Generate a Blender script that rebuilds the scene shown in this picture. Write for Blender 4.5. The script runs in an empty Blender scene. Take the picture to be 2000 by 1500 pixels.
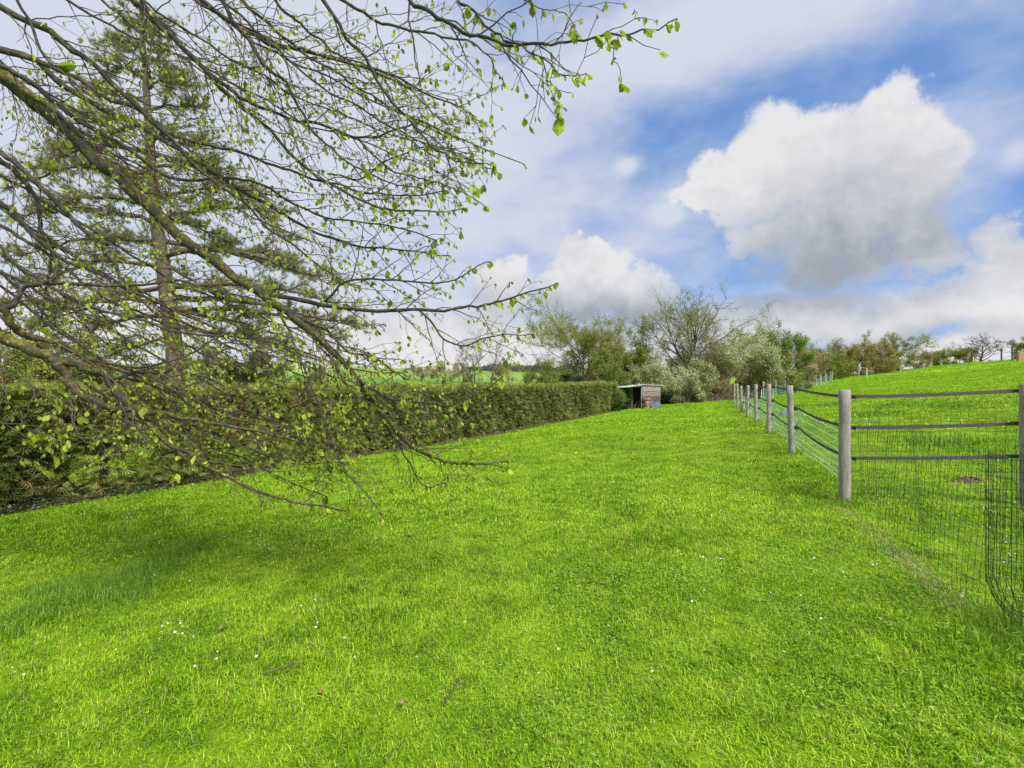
import bpy, math, random
import numpy as np
from mathutils import Vector

R = math.radians
rng = np.random.default_rng(7)
SC = bpy.context.scene
COL = SC.collection

# ------------------------------------------------------------------ camera
F = 900.0                      # focal length in pixels of the 2000 px wide photograph
EYE = 1.6
cam_d = bpy.data.cameras.new('camera')
cam_d.sensor_width = 36.0
cam_d.lens = 36.0 * F / 2000.0
cam_d.clip_start = 0.05
cam_d.clip_end = 5000.0
cam = bpy.data.objects.new('camera', cam_d)
cam.location = (0, 0, EYE)
cam.rotation_euler = (R(90), 0, 0)
COL.objects.link(cam)
SC.camera = cam

# ------------------------------------------------------------------ view
SC.view_settings.view_transform = 'Standard'
SC.view_settings.look = 'None'
SC.view_settings.gamma = 1.0
SC.view_settings.exposure = 0.32
SC.view_settings.use_curve_mapping = False
try:
    SC.cycles.max_bounces = 6
    SC.cycles.transparent_max_bounces = 4
except Exception:
    pass

# ------------------------------------------------------------------ sun
SUN_FROM = Vector((0.34, -0.52, 0.78)).normalized()
sun_el = math.asin(SUN_FROM.z)
sun_az = math.atan2(SUN_FROM.x, SUN_FROM.y)
sun_d = bpy.data.lights.new('sun', 'SUN')
sun_d.energy = 4.3
sun_d.angle = R(22)
sun_d.color = (1.0, 0.96, 0.89)
sun = bpy.data.objects.new('sun', sun_d)
sun.rotation_euler = SUN_FROM.to_track_quat('Z', 'Y').to_euler()
sun.location = (0, 0, 30)
COL.objects.link(sun)


# ------------------------------------------------------------------ tiny node language
class Sk:
    def __init__(s, nt, sock):
        s.nt, s.k = nt, sock

    def _m(s, op, *a, clamp=False):
        n = s.nt.nodes.new('ShaderNodeMath')
        n.operation = op
        n.use_clamp = clamp
        for i, v in enumerate((s,) + a):
            if isinstance(v, Sk):
                s.nt.links.new(v.k, n.inputs[i])
            else:
                n.inputs[i].default_value = v
        return Sk(s.nt, n.outputs[0])

    def __add__(s, o): return s._m('ADD', o)
    __radd__ = __add__
    def __sub__(s, o): return s._m('SUBTRACT', o)
    def __rsub__(s, o): return (s * -1.0) + o
    def __mul__(s, o): return s._m('MULTIPLY', o)
    __rmul__ = __mul__
    def __truediv__(s, o): return s._m('DIVIDE', o)
    def max(s, o): return s._m('MAXIMUM', o)
    def min(s, o): return s._m('MINIMUM', o)
    def smax(s, o, k): return s._m('SMOOTH_MAX', o, k)
    def sqrt(s): return s._m('SQRT')
    def exp(s): return s._m('EXPONENT')
    def clamp(s): return s._m('ADD', 0.0, clamp=True)

    def smooth(s, a, b):
        n = s.nt.nodes.new('ShaderNodeMapRange')
        n.interpolation_type = 'SMOOTHSTEP'
        n.inputs['From Min'].default_value = a
        n.inputs['From Max'].default_value = b
        s.nt.links.new(s.k, n.inputs['Value'])
        return Sk(s.nt, n.outputs['Result'])


def mixc(nt, f, a, b, mode='MIX'):
    n = nt.nodes.new('ShaderNodeMix')
    n.data_type = 'RGBA'
    n.blend_type = mode
    for i, v in ((0, f), (6, a), (7, b)):
        if isinstance(v, Sk):
            nt.links.new(v.k, n.inputs[i])
        elif i == 0:
            n.inputs[i].default_value = v
        else:
            n.inputs[i].default_value = (*v, 1.0)
    return Sk(nt, n.outputs[2])


def noise(nt, vec, scale, detail=4.0, rough=0.55, dist=0.0, color=False):
    n = nt.nodes.new('ShaderNodeTexNoise')
    n.inputs['Scale'].default_value = scale
    n.inputs['Detail'].default_value = detail
    n.inputs['Roughness'].default_value = rough
    n.inputs['Distortion'].default_value = dist
    if vec is not None:
        nt.links.new(vec.k, n.inputs['Vector'])
    return Sk(nt, n.outputs['Color' if color else 'Fac'])


def vmath(nt, op, a, b):
    n = nt.nodes.new('ShaderNodeVectorMath')
    n.operation = op
    for i, v in enumerate((a, b)):
        if isinstance(v, Sk):
            nt.links.new(v.k, n.inputs[i])
        else:
            n.inputs[i].default_value = v
    return Sk(nt, n.outputs[0])


# ------------------------------------------------------------------ world: sky with clouds
world = bpy.data.worlds.new('World')
SC.world = world
world.use_nodes = True
nt = world.node_tree
nt.nodes.clear()
SKY_STRENGTH = 0.10
sky = nt.nodes.new('ShaderNodeTexSky')
sky.sky_type = 'NISHITA'
sky.sun_disc = False
sky.sun_elevation = sun_el
sky.sun_rotation = sun_az
sky.air_density = 1.0
sky.dust_density = 0.6
sky.ozone_density = 2.0
tc = nt.nodes.new('ShaderNodeTexCoord')
P = Sk(nt, tc.outputs['Generated'])
sx = nt.nodes.new('ShaderNodeSeparateXYZ')
nt.links.new(P.k, sx.inputs[0])
X, Y, Z = (Sk(nt, sx.outputs[i]) for i in range(3))
AZ = X._m('ARCTAN2', Y)
EL = Z._m('ARCSINE')
n1 = noise(nt, P, 5.0, 8, 0.58, color=True)
s1 = nt.nodes.new('ShaderNodeSeparateColor')
nt.links.new(n1.k, s1.inputs[0])
na, nb, nc = (Sk(nt, s1.outputs[i]) for i in range(3))
n2 = noise(nt, P, 24.0, 7, 0.62)
waz = AZ + (na - 0.5) * 0.20 + (n2 - 0.5) * 0.05
wel = EL + (nb - 0.5) * 0.17 + (n2 - 0.5) * 0.06


def azel(px, py):
    u, v = (px - 1000) / F, (750 - py) / F
    return math.atan2(u, 1.0), math.asin(v / math.sqrt(1 + u * u + v * v)), math.hypot(1, u)


def lobe(px, py, rx, ry, a=None, e=None):
    """squared elliptic distance from a cloud lobe, in azimuth / elevation"""
    az, el, h = azel(px, py)
    kx = h * h * F
    ky = h * F * (1 + ((750 - py) / F / h) ** 2)
    ax = (a or AZ) - az
    ex = (e or EL) - el
    return (ax * (kx / rx))._m('POWER', 2.0) + (ex * (ky / ry))._m('POWER', 2.0)


def union(lst, a=None, e=None):
    acc = None
    for p in lst:
        q = 1.0 - lobe(*p, a=a, e=e).sqrt()
        acc = q if acc is None else acc.smax(q, 0.12)
    return acc


big = [(1570, 325, 160, 125), (1745, 260, 125, 110), (1805, 350, 130, 170), (1470, 370, 140, 90), (1395, 368, 95, 70), (1500, 470, 110, 60),
       (1650, 430, 250, 115), (1840, 460, 90, 85), (1640, 510, 220, 66), (1850, 500, 90, 60)]
low = [(1175, 560, 130, 80), (1130, 515, 60, 50), (1250, 590, 80, 60), (985, 570, 75, 55), (1995, 500, 75, 70), (1950, 560, 90, 60),
       (1560, 620, 190, 60), (1800, 620, 220, 62), (1980, 640, 160, 80), (1320, 650, 200, 50), (1050, 660, 260, 55),
       (650, 650, 300, 60), (200, 620, 300, 70), (300, 735, 700, 45), (1100, 735, 600, 50), (1800, 735, 600, 60)]
f_big = union(big, waz, wel)
f_low = union(low, waz, wel)
f_all = f_big.max(f_low)
# cumulus elsewhere in the sky (behind and beside the camera)
gen = noise(nt, P, 2.2, 7, 0.55)
gen_m = gen.smooth(0.50, 0.60) * (0.55 - Y).smooth(0.0, 0.5)
# grey bases
mask_gen = gen_m * 0.9
sh = None
for p, w in (((1700, 520, 300, 75), 0.50), ((1700, 450, 330, 150), 0.42), ((1880, 450, 100, 90), 0.12), ((1200, 610, 170, 50), 0.95), ((1480, 575, 150, 40), 0.5),
             ((900, 600, 180, 40), 0.45), ((1560, 680, 300, 22), 0.25), ((1700, 598, 260, 20), 0.2), ((1850, 660, 250, 30), 0.45),
             ((1500, 440, 140, 60), 0.22)):
    g = (lobe(*p, a=AZ + (na - 0.5) * 0.12, e=EL + (nb - 0.5) * 0.12) * -1.0).exp() * w
    sh = g if sh is None else sh + g
sh_base = sh
n3 = noise(nt, P, 60.0, 5, 0.65)
ff_ = f_all + (n2 - 0.5) * 0.2
mask = (f_all + (n2 - 0.5) * 0.30 + (n3 - 0.5) * 0.12).smooth(-0.03, 0.20)
mask = ((ff_ * 1.0).smooth(-0.05, 0.60) * sh_base.clamp() + mask * (1.0 - sh_base.clamp())).max(mask_gen)
sh = (sh + (n2 - 0.5) * 0.8 + (nc - 0.5) * 1.25 + 0.03 + gen_m * 0.25).clamp()
# thin high veil: dense to the left, streaky to the right
comb = nt.nodes.new('ShaderNodeMapping')
comb.inputs['Scale'].default_value = (1.0, 1.0, 2.2)
comb.inputs['Rotation'].default_value = (0, R(-25), 0)
nt.links.new(P.k, comb.inputs['Vector'])
PV = Sk(nt, comb.outputs[0])
v1 = noise(nt, PV, 2.6, 8, 0.60, 0.3)
v2 = noise(nt, PV, 9.0, 6, 0.6, 0.4)
cov = None
for p, w in (((350, 150, 850, 650), 1.35), ((1400, 30, 300, 130), 0.9), ((1650, 20, 200, 90), 0.4), ((850, 200, 260, 250), 0.3), ((1250, 140, 170, 90), 0.35), ((1150, 420, 260, 130), 0.32),
             ((1900, 260, 130, 200), 0.42), ((1000, 650, 1200, 60), 0.5), ((1400, 230, 330, 70), -0.35), ((1480, 470, 90, 60), -0.25), ((1225, 322, 26, 18), 0.9), ((1306, 420, 26, 18), 0.8), ((1992, 305, 40, 30), 0.5),
             ((1700, 130, 180, 90), -0.12)):
    g = (lobe(*p) * -1.0).exp() * w
    cov = g if cov is None else cov + g
veil = (cov + (v1 - 0.5) * 1.9 + (v2 - 0.5) * 0.65 + 0.14).smooth(-0.15, 1.15) * 0.94
blue = mixc(nt, 1.0, Sk(nt, sky.outputs[0]), (0.62, 0.86, 1.22), 'MULTIPLY')
blue = mixc(nt, 0.6, blue, tuple(c / SKY_STRENGTH for c in (0.15, 0.30, 0.60)))
k = 1.0 / SKY_STRENGTH
veilc = tuple(c * k for c in (0.56, 0.585, 0.665))
lightc = tuple(c * k for c in (0.655, 0.65, 0.66))
greyc = tuple(c * k for c in (0.285, 0.315, 0.37))
c0 = mixc(nt, veil, blue, veilc)
cc = mixc(nt, sh, lightc, greyc)
c1 = mixc(nt, mask, c0, cc)
bg = nt.nodes.new('ShaderNodeBackground')
bg.inputs['Strength'].default_value = SKY_STRENGTH
nt.links.new(c1.k, bg.inputs['Color'])
out = nt.nodes.new('ShaderNodeOutputWorld')
nt.links.new(bg.outputs[0], out.inputs['Surface'])
try:
    world.cycles.sampling_method = 'MANUAL'
    world.cycles.sample_map_resolution = 512
except Exception:
    pass


# ------------------------------------------------------------------ mesh helpers
def at(px, py, z_depth):
    """a point of the place that stands `z_depth` metres ahead, seen at a given place of the photograph"""
    return np.array([(px - 1000) / F * z_depth, z_depth, EYE + (750 - py) / F * z_depth])


def link(o, parent=None):
    COL.objects.link(o)
    if parent is not None:
        o.parent = parent
    return o


def tag(o, label=None, cat=None, group=None, kind=None):
    for k_, v in (('label', label), ('category', cat), ('group', group), ('kind', kind)):
        if v:
            o[k_] = v
    return o


def empty(name, loc=(0, 0, 0)):
    o = bpy.data.objects.new(name, None)
    o.empty_display_size = 0.2
    o.location = loc
    return link(o)


class MB:
    def __init__(s):
        s.v, s.f4, s.f3, s.t, s.n = [], [], [], [], 0

    def add(s, v, f4=None, f3=None, tint=0.5):
        v = np.asarray(v, float).reshape(-1, 3)
        if f4 is not None and len(f4):
            s.f4.append(np.asarray(f4, int).reshape(-1, 4) + s.n)
        if f3 is not None and len(f3):
            s.f3.append(np.asarray(f3, int).reshape(-1, 3) + s.n)
        s.v.append(v)
        s.t.append(np.broadcast_to(np.asarray(tint, float), (len(v),)).copy())
        s.n += len(v)
        return s

    def box(s, c, size, rot=0.0, tint=0.5, axes=None):
        hx, hy, hz = (np.asarray(size, float) / 2)
        v = np.array([(x, y, z) for x in (-hx, hx) for y in (-hy, hy) for z in (-hz, hz)])
        if axes is not None:
            v = v @ np.asarray(axes, float)
        elif rot:
            c_, s_ = math.cos(rot), math.sin(rot)
            v = v @ np.array([[c_, s_, 0], [-s_, c_, 0], [0, 0, 1]])
        return s.add(v + np.asarray(c, float), [(0, 1, 3, 2), (4, 6, 7, 5), (0, 4, 5, 1), (2, 3, 7, 6), (0, 2, 6, 4), (1, 5, 7, 3)], tint=tint)

    def tubes(s, paths, radii, sides=5, tints=None, cap=True):
        """paths: list of (n,3); radii: list of (n,)"""
        groups = {}
        for i, p in enumerate(paths):
            groups.setdefault(len(p), []).append(i)
        for n_, idx in groups.items():
            if n_ < 2:
                continue
            p = np.array([paths[i] for i in idx], float)
            r = np.array([radii[i] for i in idx], float)
            t = np.gradient(p, axis=1)
            t /= np.linalg.norm(t, axis=2, keepdims=True) + 1e-9
            mean = np.abs(t.mean(axis=1))
            ref = np.zeros_like(mean)
            ref[np.arange(len(idx)), mean.argmin(axis=1)] = 1
            a = np.cross(t, ref[:, None, :])
            a /= np.linalg.norm(a, axis=2, keepdims=True) + 1e-9
            b = np.cross(t, a)
            ang = np.arange(sides) * 2 * math.pi / sides
            ring = (a[:, :, None, :] * np.cos(ang)[None, None, :, None] + b[:, :, None, :] * np.sin(ang)[None, None, :, None]) * r[:, :, None, None]
            v = (p[:, :, None, :] + ring).reshape(-1, 3)
            K = len(idx)
            base = (np.arange(K) * n_ * sides)[:, None, None] + (np.arange(n_ - 1) * sides)[None, :, None]
            j = np.arange(sides)[None, None, :]
            j2 = (j + 1) % sides
            f = np.stack([base + j, base + j2, base + sides + j2, base + sides + j], axis=-1).reshape(-1, 4)
            tt = 0.5 if tints is None else np.repeat(np.array([tints[i] for i in idx]), n_ * sides)
            f3 = []
            f4 = [f]
            if cap and sides in (4,):
                for e0 in (0, n_ - 1):
                    f4.append((np.arange(K) * n_ * sides)[:, None] + e0 * sides + np.arange(4)[None, :])
            elif cap and sides > 4:
                for e0 in (0, n_ - 1):
                    q0 = (np.arange(K) * n_ * sides)[:, None, None] + e0 * sides
                    tri = np.array([(0, m, m + 1) for m in range(1, sides - 1)])[None]
                    f3.append((q0 + tri).reshape(-1, 3))
            s.add(v, np.concatenate(f4), np.concatenate(f3) if f3 else None, tint=tt)
        return s

    def scatter(s, tv, tf4, tf3, pos, fx, fy, fz, scale, tint):
        """copies of a small template at pos with frame (fx,fy,fz) and scale"""
        tv = np.asarray(tv, float)
        K, m = len(pos), len(tv)
        if K == 0:
            return s
        scale = np.broadcast_to(np.asarray(scale, float), (K,))[:, None, None]
        v = (tv[None, :, 0:1] * fx[:, None, :] + tv[None, :, 1:2] * fy[:, None, :] + tv[None, :, 2:3] * fz[:, None, :]) * scale + pos[:, None, :]
        off = (np.arange(K) * m)[:, None, None]
        f4 = (np.asarray(tf4, int)[None] + off).reshape(-1, 4) if tf4 is not None and len(tf4) else None
        f3 = (np.asarray(tf3, int)[None] + off).reshape(-1, 3) if tf3 is not None and len(tf3) else None
        s.add(v.reshape(-1, 3), f4, f3, tint=np.repeat(np.broadcast_to(np.asarray(tint, float), (K,)), m))
        return s

    def mesh(s, name, mat, smooth=False):
        me = bpy.data.meshes.new(name)
        V = np.concatenate(s.v) if s.v else np.zeros((0, 3))
        f4 = np.concatenate(s.f4) if s.f4 else np.zeros((0, 4), int)
        f3 = np.concatenate(s.f3) if s.f3 else np.zeros((0, 3), int)
        me.vertices.add(len(V))
        me.vertices.foreach_set('co', V.astype(np.float32).ravel())
        nl = len(f4) * 4 + len(f3) * 3
        me.loops.add(nl)
        me.loops.foreach_set('vertex_index', np.concatenate([f4.ravel(), f3.ravel()]).astype(np.int32))
        me.polygons.add(len(f4) + len(f3))
        st = np.concatenate([np.arange(len(f4)) * 4, len(f4) * 4 + np.arange(len(f3)) * 3]).astype(np.int32)
        me.polygons.foreach_set('loop_start', st)
        me.polygons.foreach_set('use_smooth', np.full(len(st), smooth))
        me.update(calc_edges=True)
        me.validate()
        if len(me.vertices) == len(V):
            at_ = me.attributes.new('tint', 'FLOAT', 'POINT')
            at_.data.foreach_set('value', np.concatenate(s.t).astype(np.float32) if s.t else np.zeros(0, np.float32))
        if mat is not None:
            me.materials.append(mat)
        return me

    def build(s, name, mat, parent=None, smooth=False):
        o = bpy.data.objects.new(name, s.mesh(name, mat, smooth))
        link(o)
        if parent is not None:
            o.parent = parent
            o.matrix_parent_inverse = parent_inv(parent)
        return o


def parent_inv(p):
    from mathutils import Matrix
    return Matrix.Translation(p.location).inverted() if p.parent is None else Matrix.Identity(4)


def frames(d, roll=None, g=rng):
    """orthonormal frames whose y axis is the given direction"""
    d = d / (np.linalg.norm(d, axis=1, keepdims=True) + 1e-9)
    ref = g.normal(size=d.shape) if roll is None else roll
    x = np.cross(d, ref)
    x /= np.linalg.norm(x, axis=1, keepdims=True) + 1e-9
    z = np.cross(x, d)
    return x, d, z


# ------------------------------------------------------------------ materials
def new_mat(name):
    m = bpy.data.materials.new(name)
    m.use_nodes = True
    t = m.node_tree
    t.nodes.clear()
    o = t.nodes.new('ShaderNodeOutputMaterial')
    return m, t, o


def pos_of(t):
    g = t.nodes.new('ShaderNodeNewGeometry')
    return Sk(t, g.outputs['Position']), Sk(t, g.outputs['Normal'])


def attr(t, name='tint'):
    a = t.nodes.new('ShaderNodeAttribute')
    a.attribute_name = name
    return Sk(t, a.outputs['Fac'])


def ramp(t, f, stops):
    n = t.nodes.new('ShaderNodeValToRGB')
    cr = n.color_ramp
    while len(cr.elements) < len(stops):
        cr.elements.new(0.5)
    for e, (p, c) in zip(cr.elements, stops):
        e.position = p
        e.color = (*c, 1)
    t.links.new(f.k, n.inputs[0])
    return Sk(t, n.outputs[0])


def foliage_mat(name, cols, trans=0.35, rough=0.55, spec=0.3, nscale=1.2, namp=0.35, tboost=1.25):
    m, t, o = new_mat(name)
    p, _ = pos_of(t)
    f = attr(t) + (noise(t, p, nscale, 3) - 0.5) * namp * 2
    c = ramp(t, f.clamp(), [(i / (len(cols) - 1), c_) for i, c_ in enumerate(cols)])
    b = t.nodes.new('ShaderNodeBsdfPrincipled')
    t.links.new(c.k, b.inputs['Base Color'])
    b.inputs['Roughness'].default_value = rough
    b.inputs['Specular IOR Level'].default_value = spec
    tr = t.nodes.new('ShaderNodeBsdfTranslucent')
    c2 = mixc(t, 1.0, c, (tboost, tboost, tboost * 0.6), 'MULTIPLY')
    t.links.new(c2.k, tr.inputs['Color'])
    mx = t.nodes.new('ShaderNodeMixShader')
    mx.inputs[0].default_value = trans
    t.links.new(b.outputs[0], mx.inputs[1])
    t.links.new(tr.outputs[0], mx.inputs[2])
    t.links.new(mx.outputs[0], o.inputs['Surface'])
    return m


def surf_mat(name, stops, scale=6.0, rough=0.8, bump=0.3, bscale=30.0, stretch=None, metal=0.0, spec=0.3, use_tint=0.0, detail=6):
    m, t, o = new_mat(name)
    p, _ = pos_of(t)
    if stretch:
        mp = t.nodes.new('ShaderNodeMapping')
        mp.inputs['Scale'].default_value = stretch
        t.links.new(p.k, mp.inputs['Vector'])
        p = Sk(t, mp.outputs[0])
    f = noise(t, p, scale, detail, 0.6)
    if use_tint:
        f = f + (attr(t) - 0.5) * use_tint
    c = ramp(t, f.clamp(), stops)
    b = t.nodes.new('ShaderNodeBsdfPrincipled')
    t.links.new(c.k, b.inputs['Base Color'])
    b.inputs['Roughness'].default_value = rough
    b.inputs['Metallic'].default_value = metal
    b.inputs['Specular IOR Level'].default_value = spec
    if bump:
        bn = t.nodes.new('ShaderNodeBump')
        bn.inputs['Strength'].default_value = bump
        bn.inputs['Distance'].default_value = 0.02
        t.links.new(noise(t, p, bscale, 5, 0.6).k, bn.inputs['Height'])
        t.links.new(bn.outputs[0], b.inputs['Normal'])
    t.links.new(b.outputs[0], o.inputs['Surface'])
    return m


def plain(name, c, rough=0.6, v=0.15, scale=20):
    lo = tuple(x * (1 - v) for x in c)
    hi = tuple(min(1, x * (1 + v)) for x in c)
    return surf_mat(name, [(0.3, lo), (0.7, hi)], scale=scale, rough=rough, bump=0.0)


# moss covered bark of the near tree
def bark_mat():
    m, t, o = new_mat('mossy_bark')
    p, nrm = pos_of(t)
    base = ramp(t, noise(t, p, 28, 6, 0.65), [(0.3, (0.028, 0.021, 0.016)), (0.55, (0.075, 0.060, 0.045)), (0.72, (0.15, 0.135, 0.11))])
    s = t.nodes.new('ShaderNodeSeparateXYZ')
    t.links.new(nrm.k, s.inputs[0])
    up = Sk(t, s.outputs[2])
    moss = ramp(t, noise(t, p, 45, 4), [(0.35, (0.045, 0.042, 0.010)), (0.52, (0.115, 0.105, 0.012)), (0.68, (0.27, 0.23, 0.015))])
    thick = attr(t)                                   # limb girth: moss keeps to the old wood
    mf = (up * 0.35 + (noise(t, p, 9, 6, 0.7) - 0.5) * 3.2 + thick * 0.6 - 0.52).smooth(0.0, 0.35) * thick.smooth(0.12, 0.5)
    c = mixc(t, mf, base, moss)
    lich = (noise(t, p, 16, 5, 0.7)).smooth(0.60, 0.68) * 0.55
    c = mixc(t, lich, c, (0.26, 0.29, 0.23))
    b = t.nodes.new('ShaderNodeBsdfPrincipled')
    t.links.new(c.k, b.inputs['Base Color'])
    b.inputs['Roughness'].default_value = 0.85
    bn = t.nodes.new('ShaderNodeBump')
    bn.inputs['Strength'].default_value = 0.8
    bn.inputs['Distance'].default_value = 0.012
    t.links.new(noise(t, p, 60, 6, 0.7).k, bn.inputs['Height'])
    t.links.new(bn.outputs[0], b.inputs['Normal'])
    t.links.new(b.outputs[0], o.inputs['Surface'])
    return m


M = {}
M['moss_bark'] = bark_mat()
M['twig'] = surf_mat('twig_bark', [(0.3, (0.055, 0.034, 0.027)), (0.7, (0.17, 0.115, 0.088))], scale=14, bump=0.0, rough=0.7)
M['bark'] = surf_mat('grey_bark', [(0.3, (0.065, 0.050, 0.040)), (0.7, (0.20, 0.155, 0.12))], scale=7, bump=0.5, stretch=(1, 1, 0.3))
M['pine_bark'] = surf_mat('pine_bark', [(0.3, (0.05, 0.040, 0.030)), (0.55, (0.13, 0.098, 0.072)), (0.75, (0.20, 0.155, 0.12))], scale=6, bump=0.8, bscale=14, stretch=(1, 1, 0.35))
M['leaf'] = foliage_mat('young_leaf', [(0.17, 0.21, 0.02), (0.36, 0.44, 0.035), (0.55, 0.62, 0.07)], trans=0.42, nscale=3, namp=0.15, tboost=1.35)
M['leaf_bud'] = foliage_mat('pink_bud_scale', [(0.26, 0.12, 0.075), (0.36, 0.21, 0.12), (0.30, 0.27, 0.08)], trans=0.35, nscale=3, namp=0.2)
M['needle'] = foliage_mat('pine_needle', [(0.16, 0.175, 0.075), (0.29, 0.29, 0.12), (0.44, 0.41, 0.18)], trans=0.35, nscale=0.5, namp=0.3)
M['hedge'] = foliage_mat('hedge_needles', [(0.075, 0.105, 0.024), (0.165, 0.205, 0.042), (0.34, 0.38, 0.085), (0.28, 0.20, 0.10)], trans=0.15, nscale=0.8, namp=0.35)
M['hedge_top'] = foliage_mat('hedge_new_growth', [(0.18, 0.22, 0.04), (0.34, 0.38, 0.07), (0.48, 0.44, 0.13)], trans=0.3, nscale=1.0, namp=0.3)
M['hedge_core'] = surf_mat('hedge_inner_wood', [(0.3, (0.05, 0.05, 0.024)), (0.7, (0.16, 0.125, 0.07))], scale=9, bump=0.6)
M['fol_olive'] = foliage_mat('hawthorn_leaf', [(0.17, 0.18, 0.035), (0.30, 0.31, 0.06), (0.46, 0.46, 0.13)], trans=0.35, nscale=0.6)
M['fol_green'] = foliage_mat('fresh_leaf', [(0.13, 0.18, 0.03), (0.24, 0.30, 0.05), (0.40, 0.45, 0.11)], trans=0.35, nscale=0.6)
M['fol_dark'] = foliage_mat('dark_leaf', [(0.015, 0.035, 0.012), (0.035, 0.070, 0.02), (0.09, 0.13, 0.05)], trans=0.15, rough=0.35, spec=0.5, nscale=1.5)
M['fol_pale'] = foliage_mat('pale_bud_leaf', [(0.16, 0.18, 0.05), (0.28, 0.31, 0.09), (0.44, 0.47, 0.20)], trans=0.3, nscale=0.6)
M['fol_blossom'] = foliage_mat('blossom_leaf', [(0.18, 0.21, 0.06), (0.34, 0.38, 0.14), (0.60, 0.60, 0.36), (0.78, 0.76, 0.62)], trans=0.3, nscale=0.6, namp=0.25)
M['fol_tan'] = foliage_mat('bronze_leaf', [(0.22, 0.16, 0.08), (0.38, 0.31, 0.15), (0.54, 0.46, 0.27)], trans=0.3, nscale=0.6)
M['fol_gold'] = foliage_mat('gold_leaf', [(0.17, 0.16, 0.04), (0.34, 0.29, 0.08), (0.48, 0.40, 0.15)], trans=0.3, nscale=0.3)
M['dry'] = foliage_mat('dry_stems', [(0.09, 0.06, 0.04), (0.19, 0.13, 0.085), (0.30, 0.22, 0.15)], trans=0.1, nscale=1)
M['white_flower'] = foliage_mat('white_petals', [(0.75, 0.75, 0.70), (0.85, 0.85, 0.82)], trans=0.3)
M['yellow_flower'] = foliage_mat('yellow_petals', [(0.80, 0.62, 0.02), (0.85, 0.70, 0.04)], trans=0.2)
M['far_wood'] = foliage_mat('far_wood_leaf', [(0.16, 0.14, 0.12), (0.24, 0.19, 0.15), (0.14, 0.17, 0.16)], trans=0.1, nscale=0.05)
M['post'] = surf_mat('weathered_post_wood', [(0.28, (0.20, 0.16, 0.13)), (0.42, (0.42, 0.35, 0.295)), (0.58, (0.52, 0.45, 0.39)), (0.75, (0.64, 0.57, 0.50))], scale=7, bump=1.0, bscale=30, stretch=(5, 5, 0.8), rough=0.9)
M['black'] = plain('black_plastic', (0.022, 0.022, 0.024), 0.5)
M['tape'] = surf_mat('woven_black_tape', [(0.3, (0.060, 0.052, 0.053)), (0.7, (0.13, 0.115, 0.115))], scale=60, bump=0.3, bscale=200, rough=0.6)
M['strand'] = plain('cream_poly_strand', (0.62, 0.66, 0.46), 0.5)
M['net'] = plain('teal_net_cord', (0.22, 0.50, 0.38), 0.5)
M['white'] = plain('white_plastic_stake', (0.72, 0.72, 0.68), 0.5)
M['blue'] = plain('blue_plastic', (0.04, 0.18, 0.45), 0.5)
M['wire'] = surf_mat('green_coated_wire', [(0.3, (0.010, 0.024, 0.014)), (0.7, (0.024, 0.048, 0.030))], scale=30, bump=0, rough=0.45)
M['wire_grey'] = plain('galvanised_wire', (0.20, 0.27, 0.22), 0.4)


# grass blades and ground
def grass_cols(t, p, f, meadow=False):
    big_n = noise(t, p, 0.55, 4, 0.6)
    mid = noise(t, p, 2.6, 4, 0.6)
    a = ramp(t, (f * 0.66 + (big_n - 0.5) * 0.50 + (mid - 0.5) * 0.66 + 0.17).clamp(),
             [(0.08, (0.046, 0.130, 0.006)), (0.32, (0.155, 0.325, 0.008)), (0.58, (0.365, 0.600, 0.016)), (0.90, (0.68, 0.80, 0.09))])
    return a


def grass_mat(name):
    m, t, o = new_mat(name)
    p, _ = pos_of(t)
    f = attr(t)
    c = grass_cols(t, p, f)
    c = mixc(t, f.smooth(0.992, 0.996), c, (0.42, 0.38, 0.14))
    b = t.nodes.new('ShaderNodeBsdfPrincipled')
    t.links.new(c.k, b.inputs['Base Color'])
    b.inputs['Roughness'].default_value = 0.42
    b.inputs['Specular IOR Level'].default_value = 0.22
    tr = t.nodes.new('ShaderNodeBsdfTranslucent')
    t.links.new(mixc(t, 1.0, c, (1.25, 1.15, 0.8), 'MULTIPLY').k, tr.inputs['Color'])
    mx = t.nodes.new('ShaderNodeMixShader')
    mx.inputs[0].default_value = 0.30
    t.links.new(b.outputs[0], mx.inputs[1])
    t.links.new(tr.outputs[0], mx.inputs[2])
    t.links.new(mx.outputs[0], o.inputs['Surface'])
    return m


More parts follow.
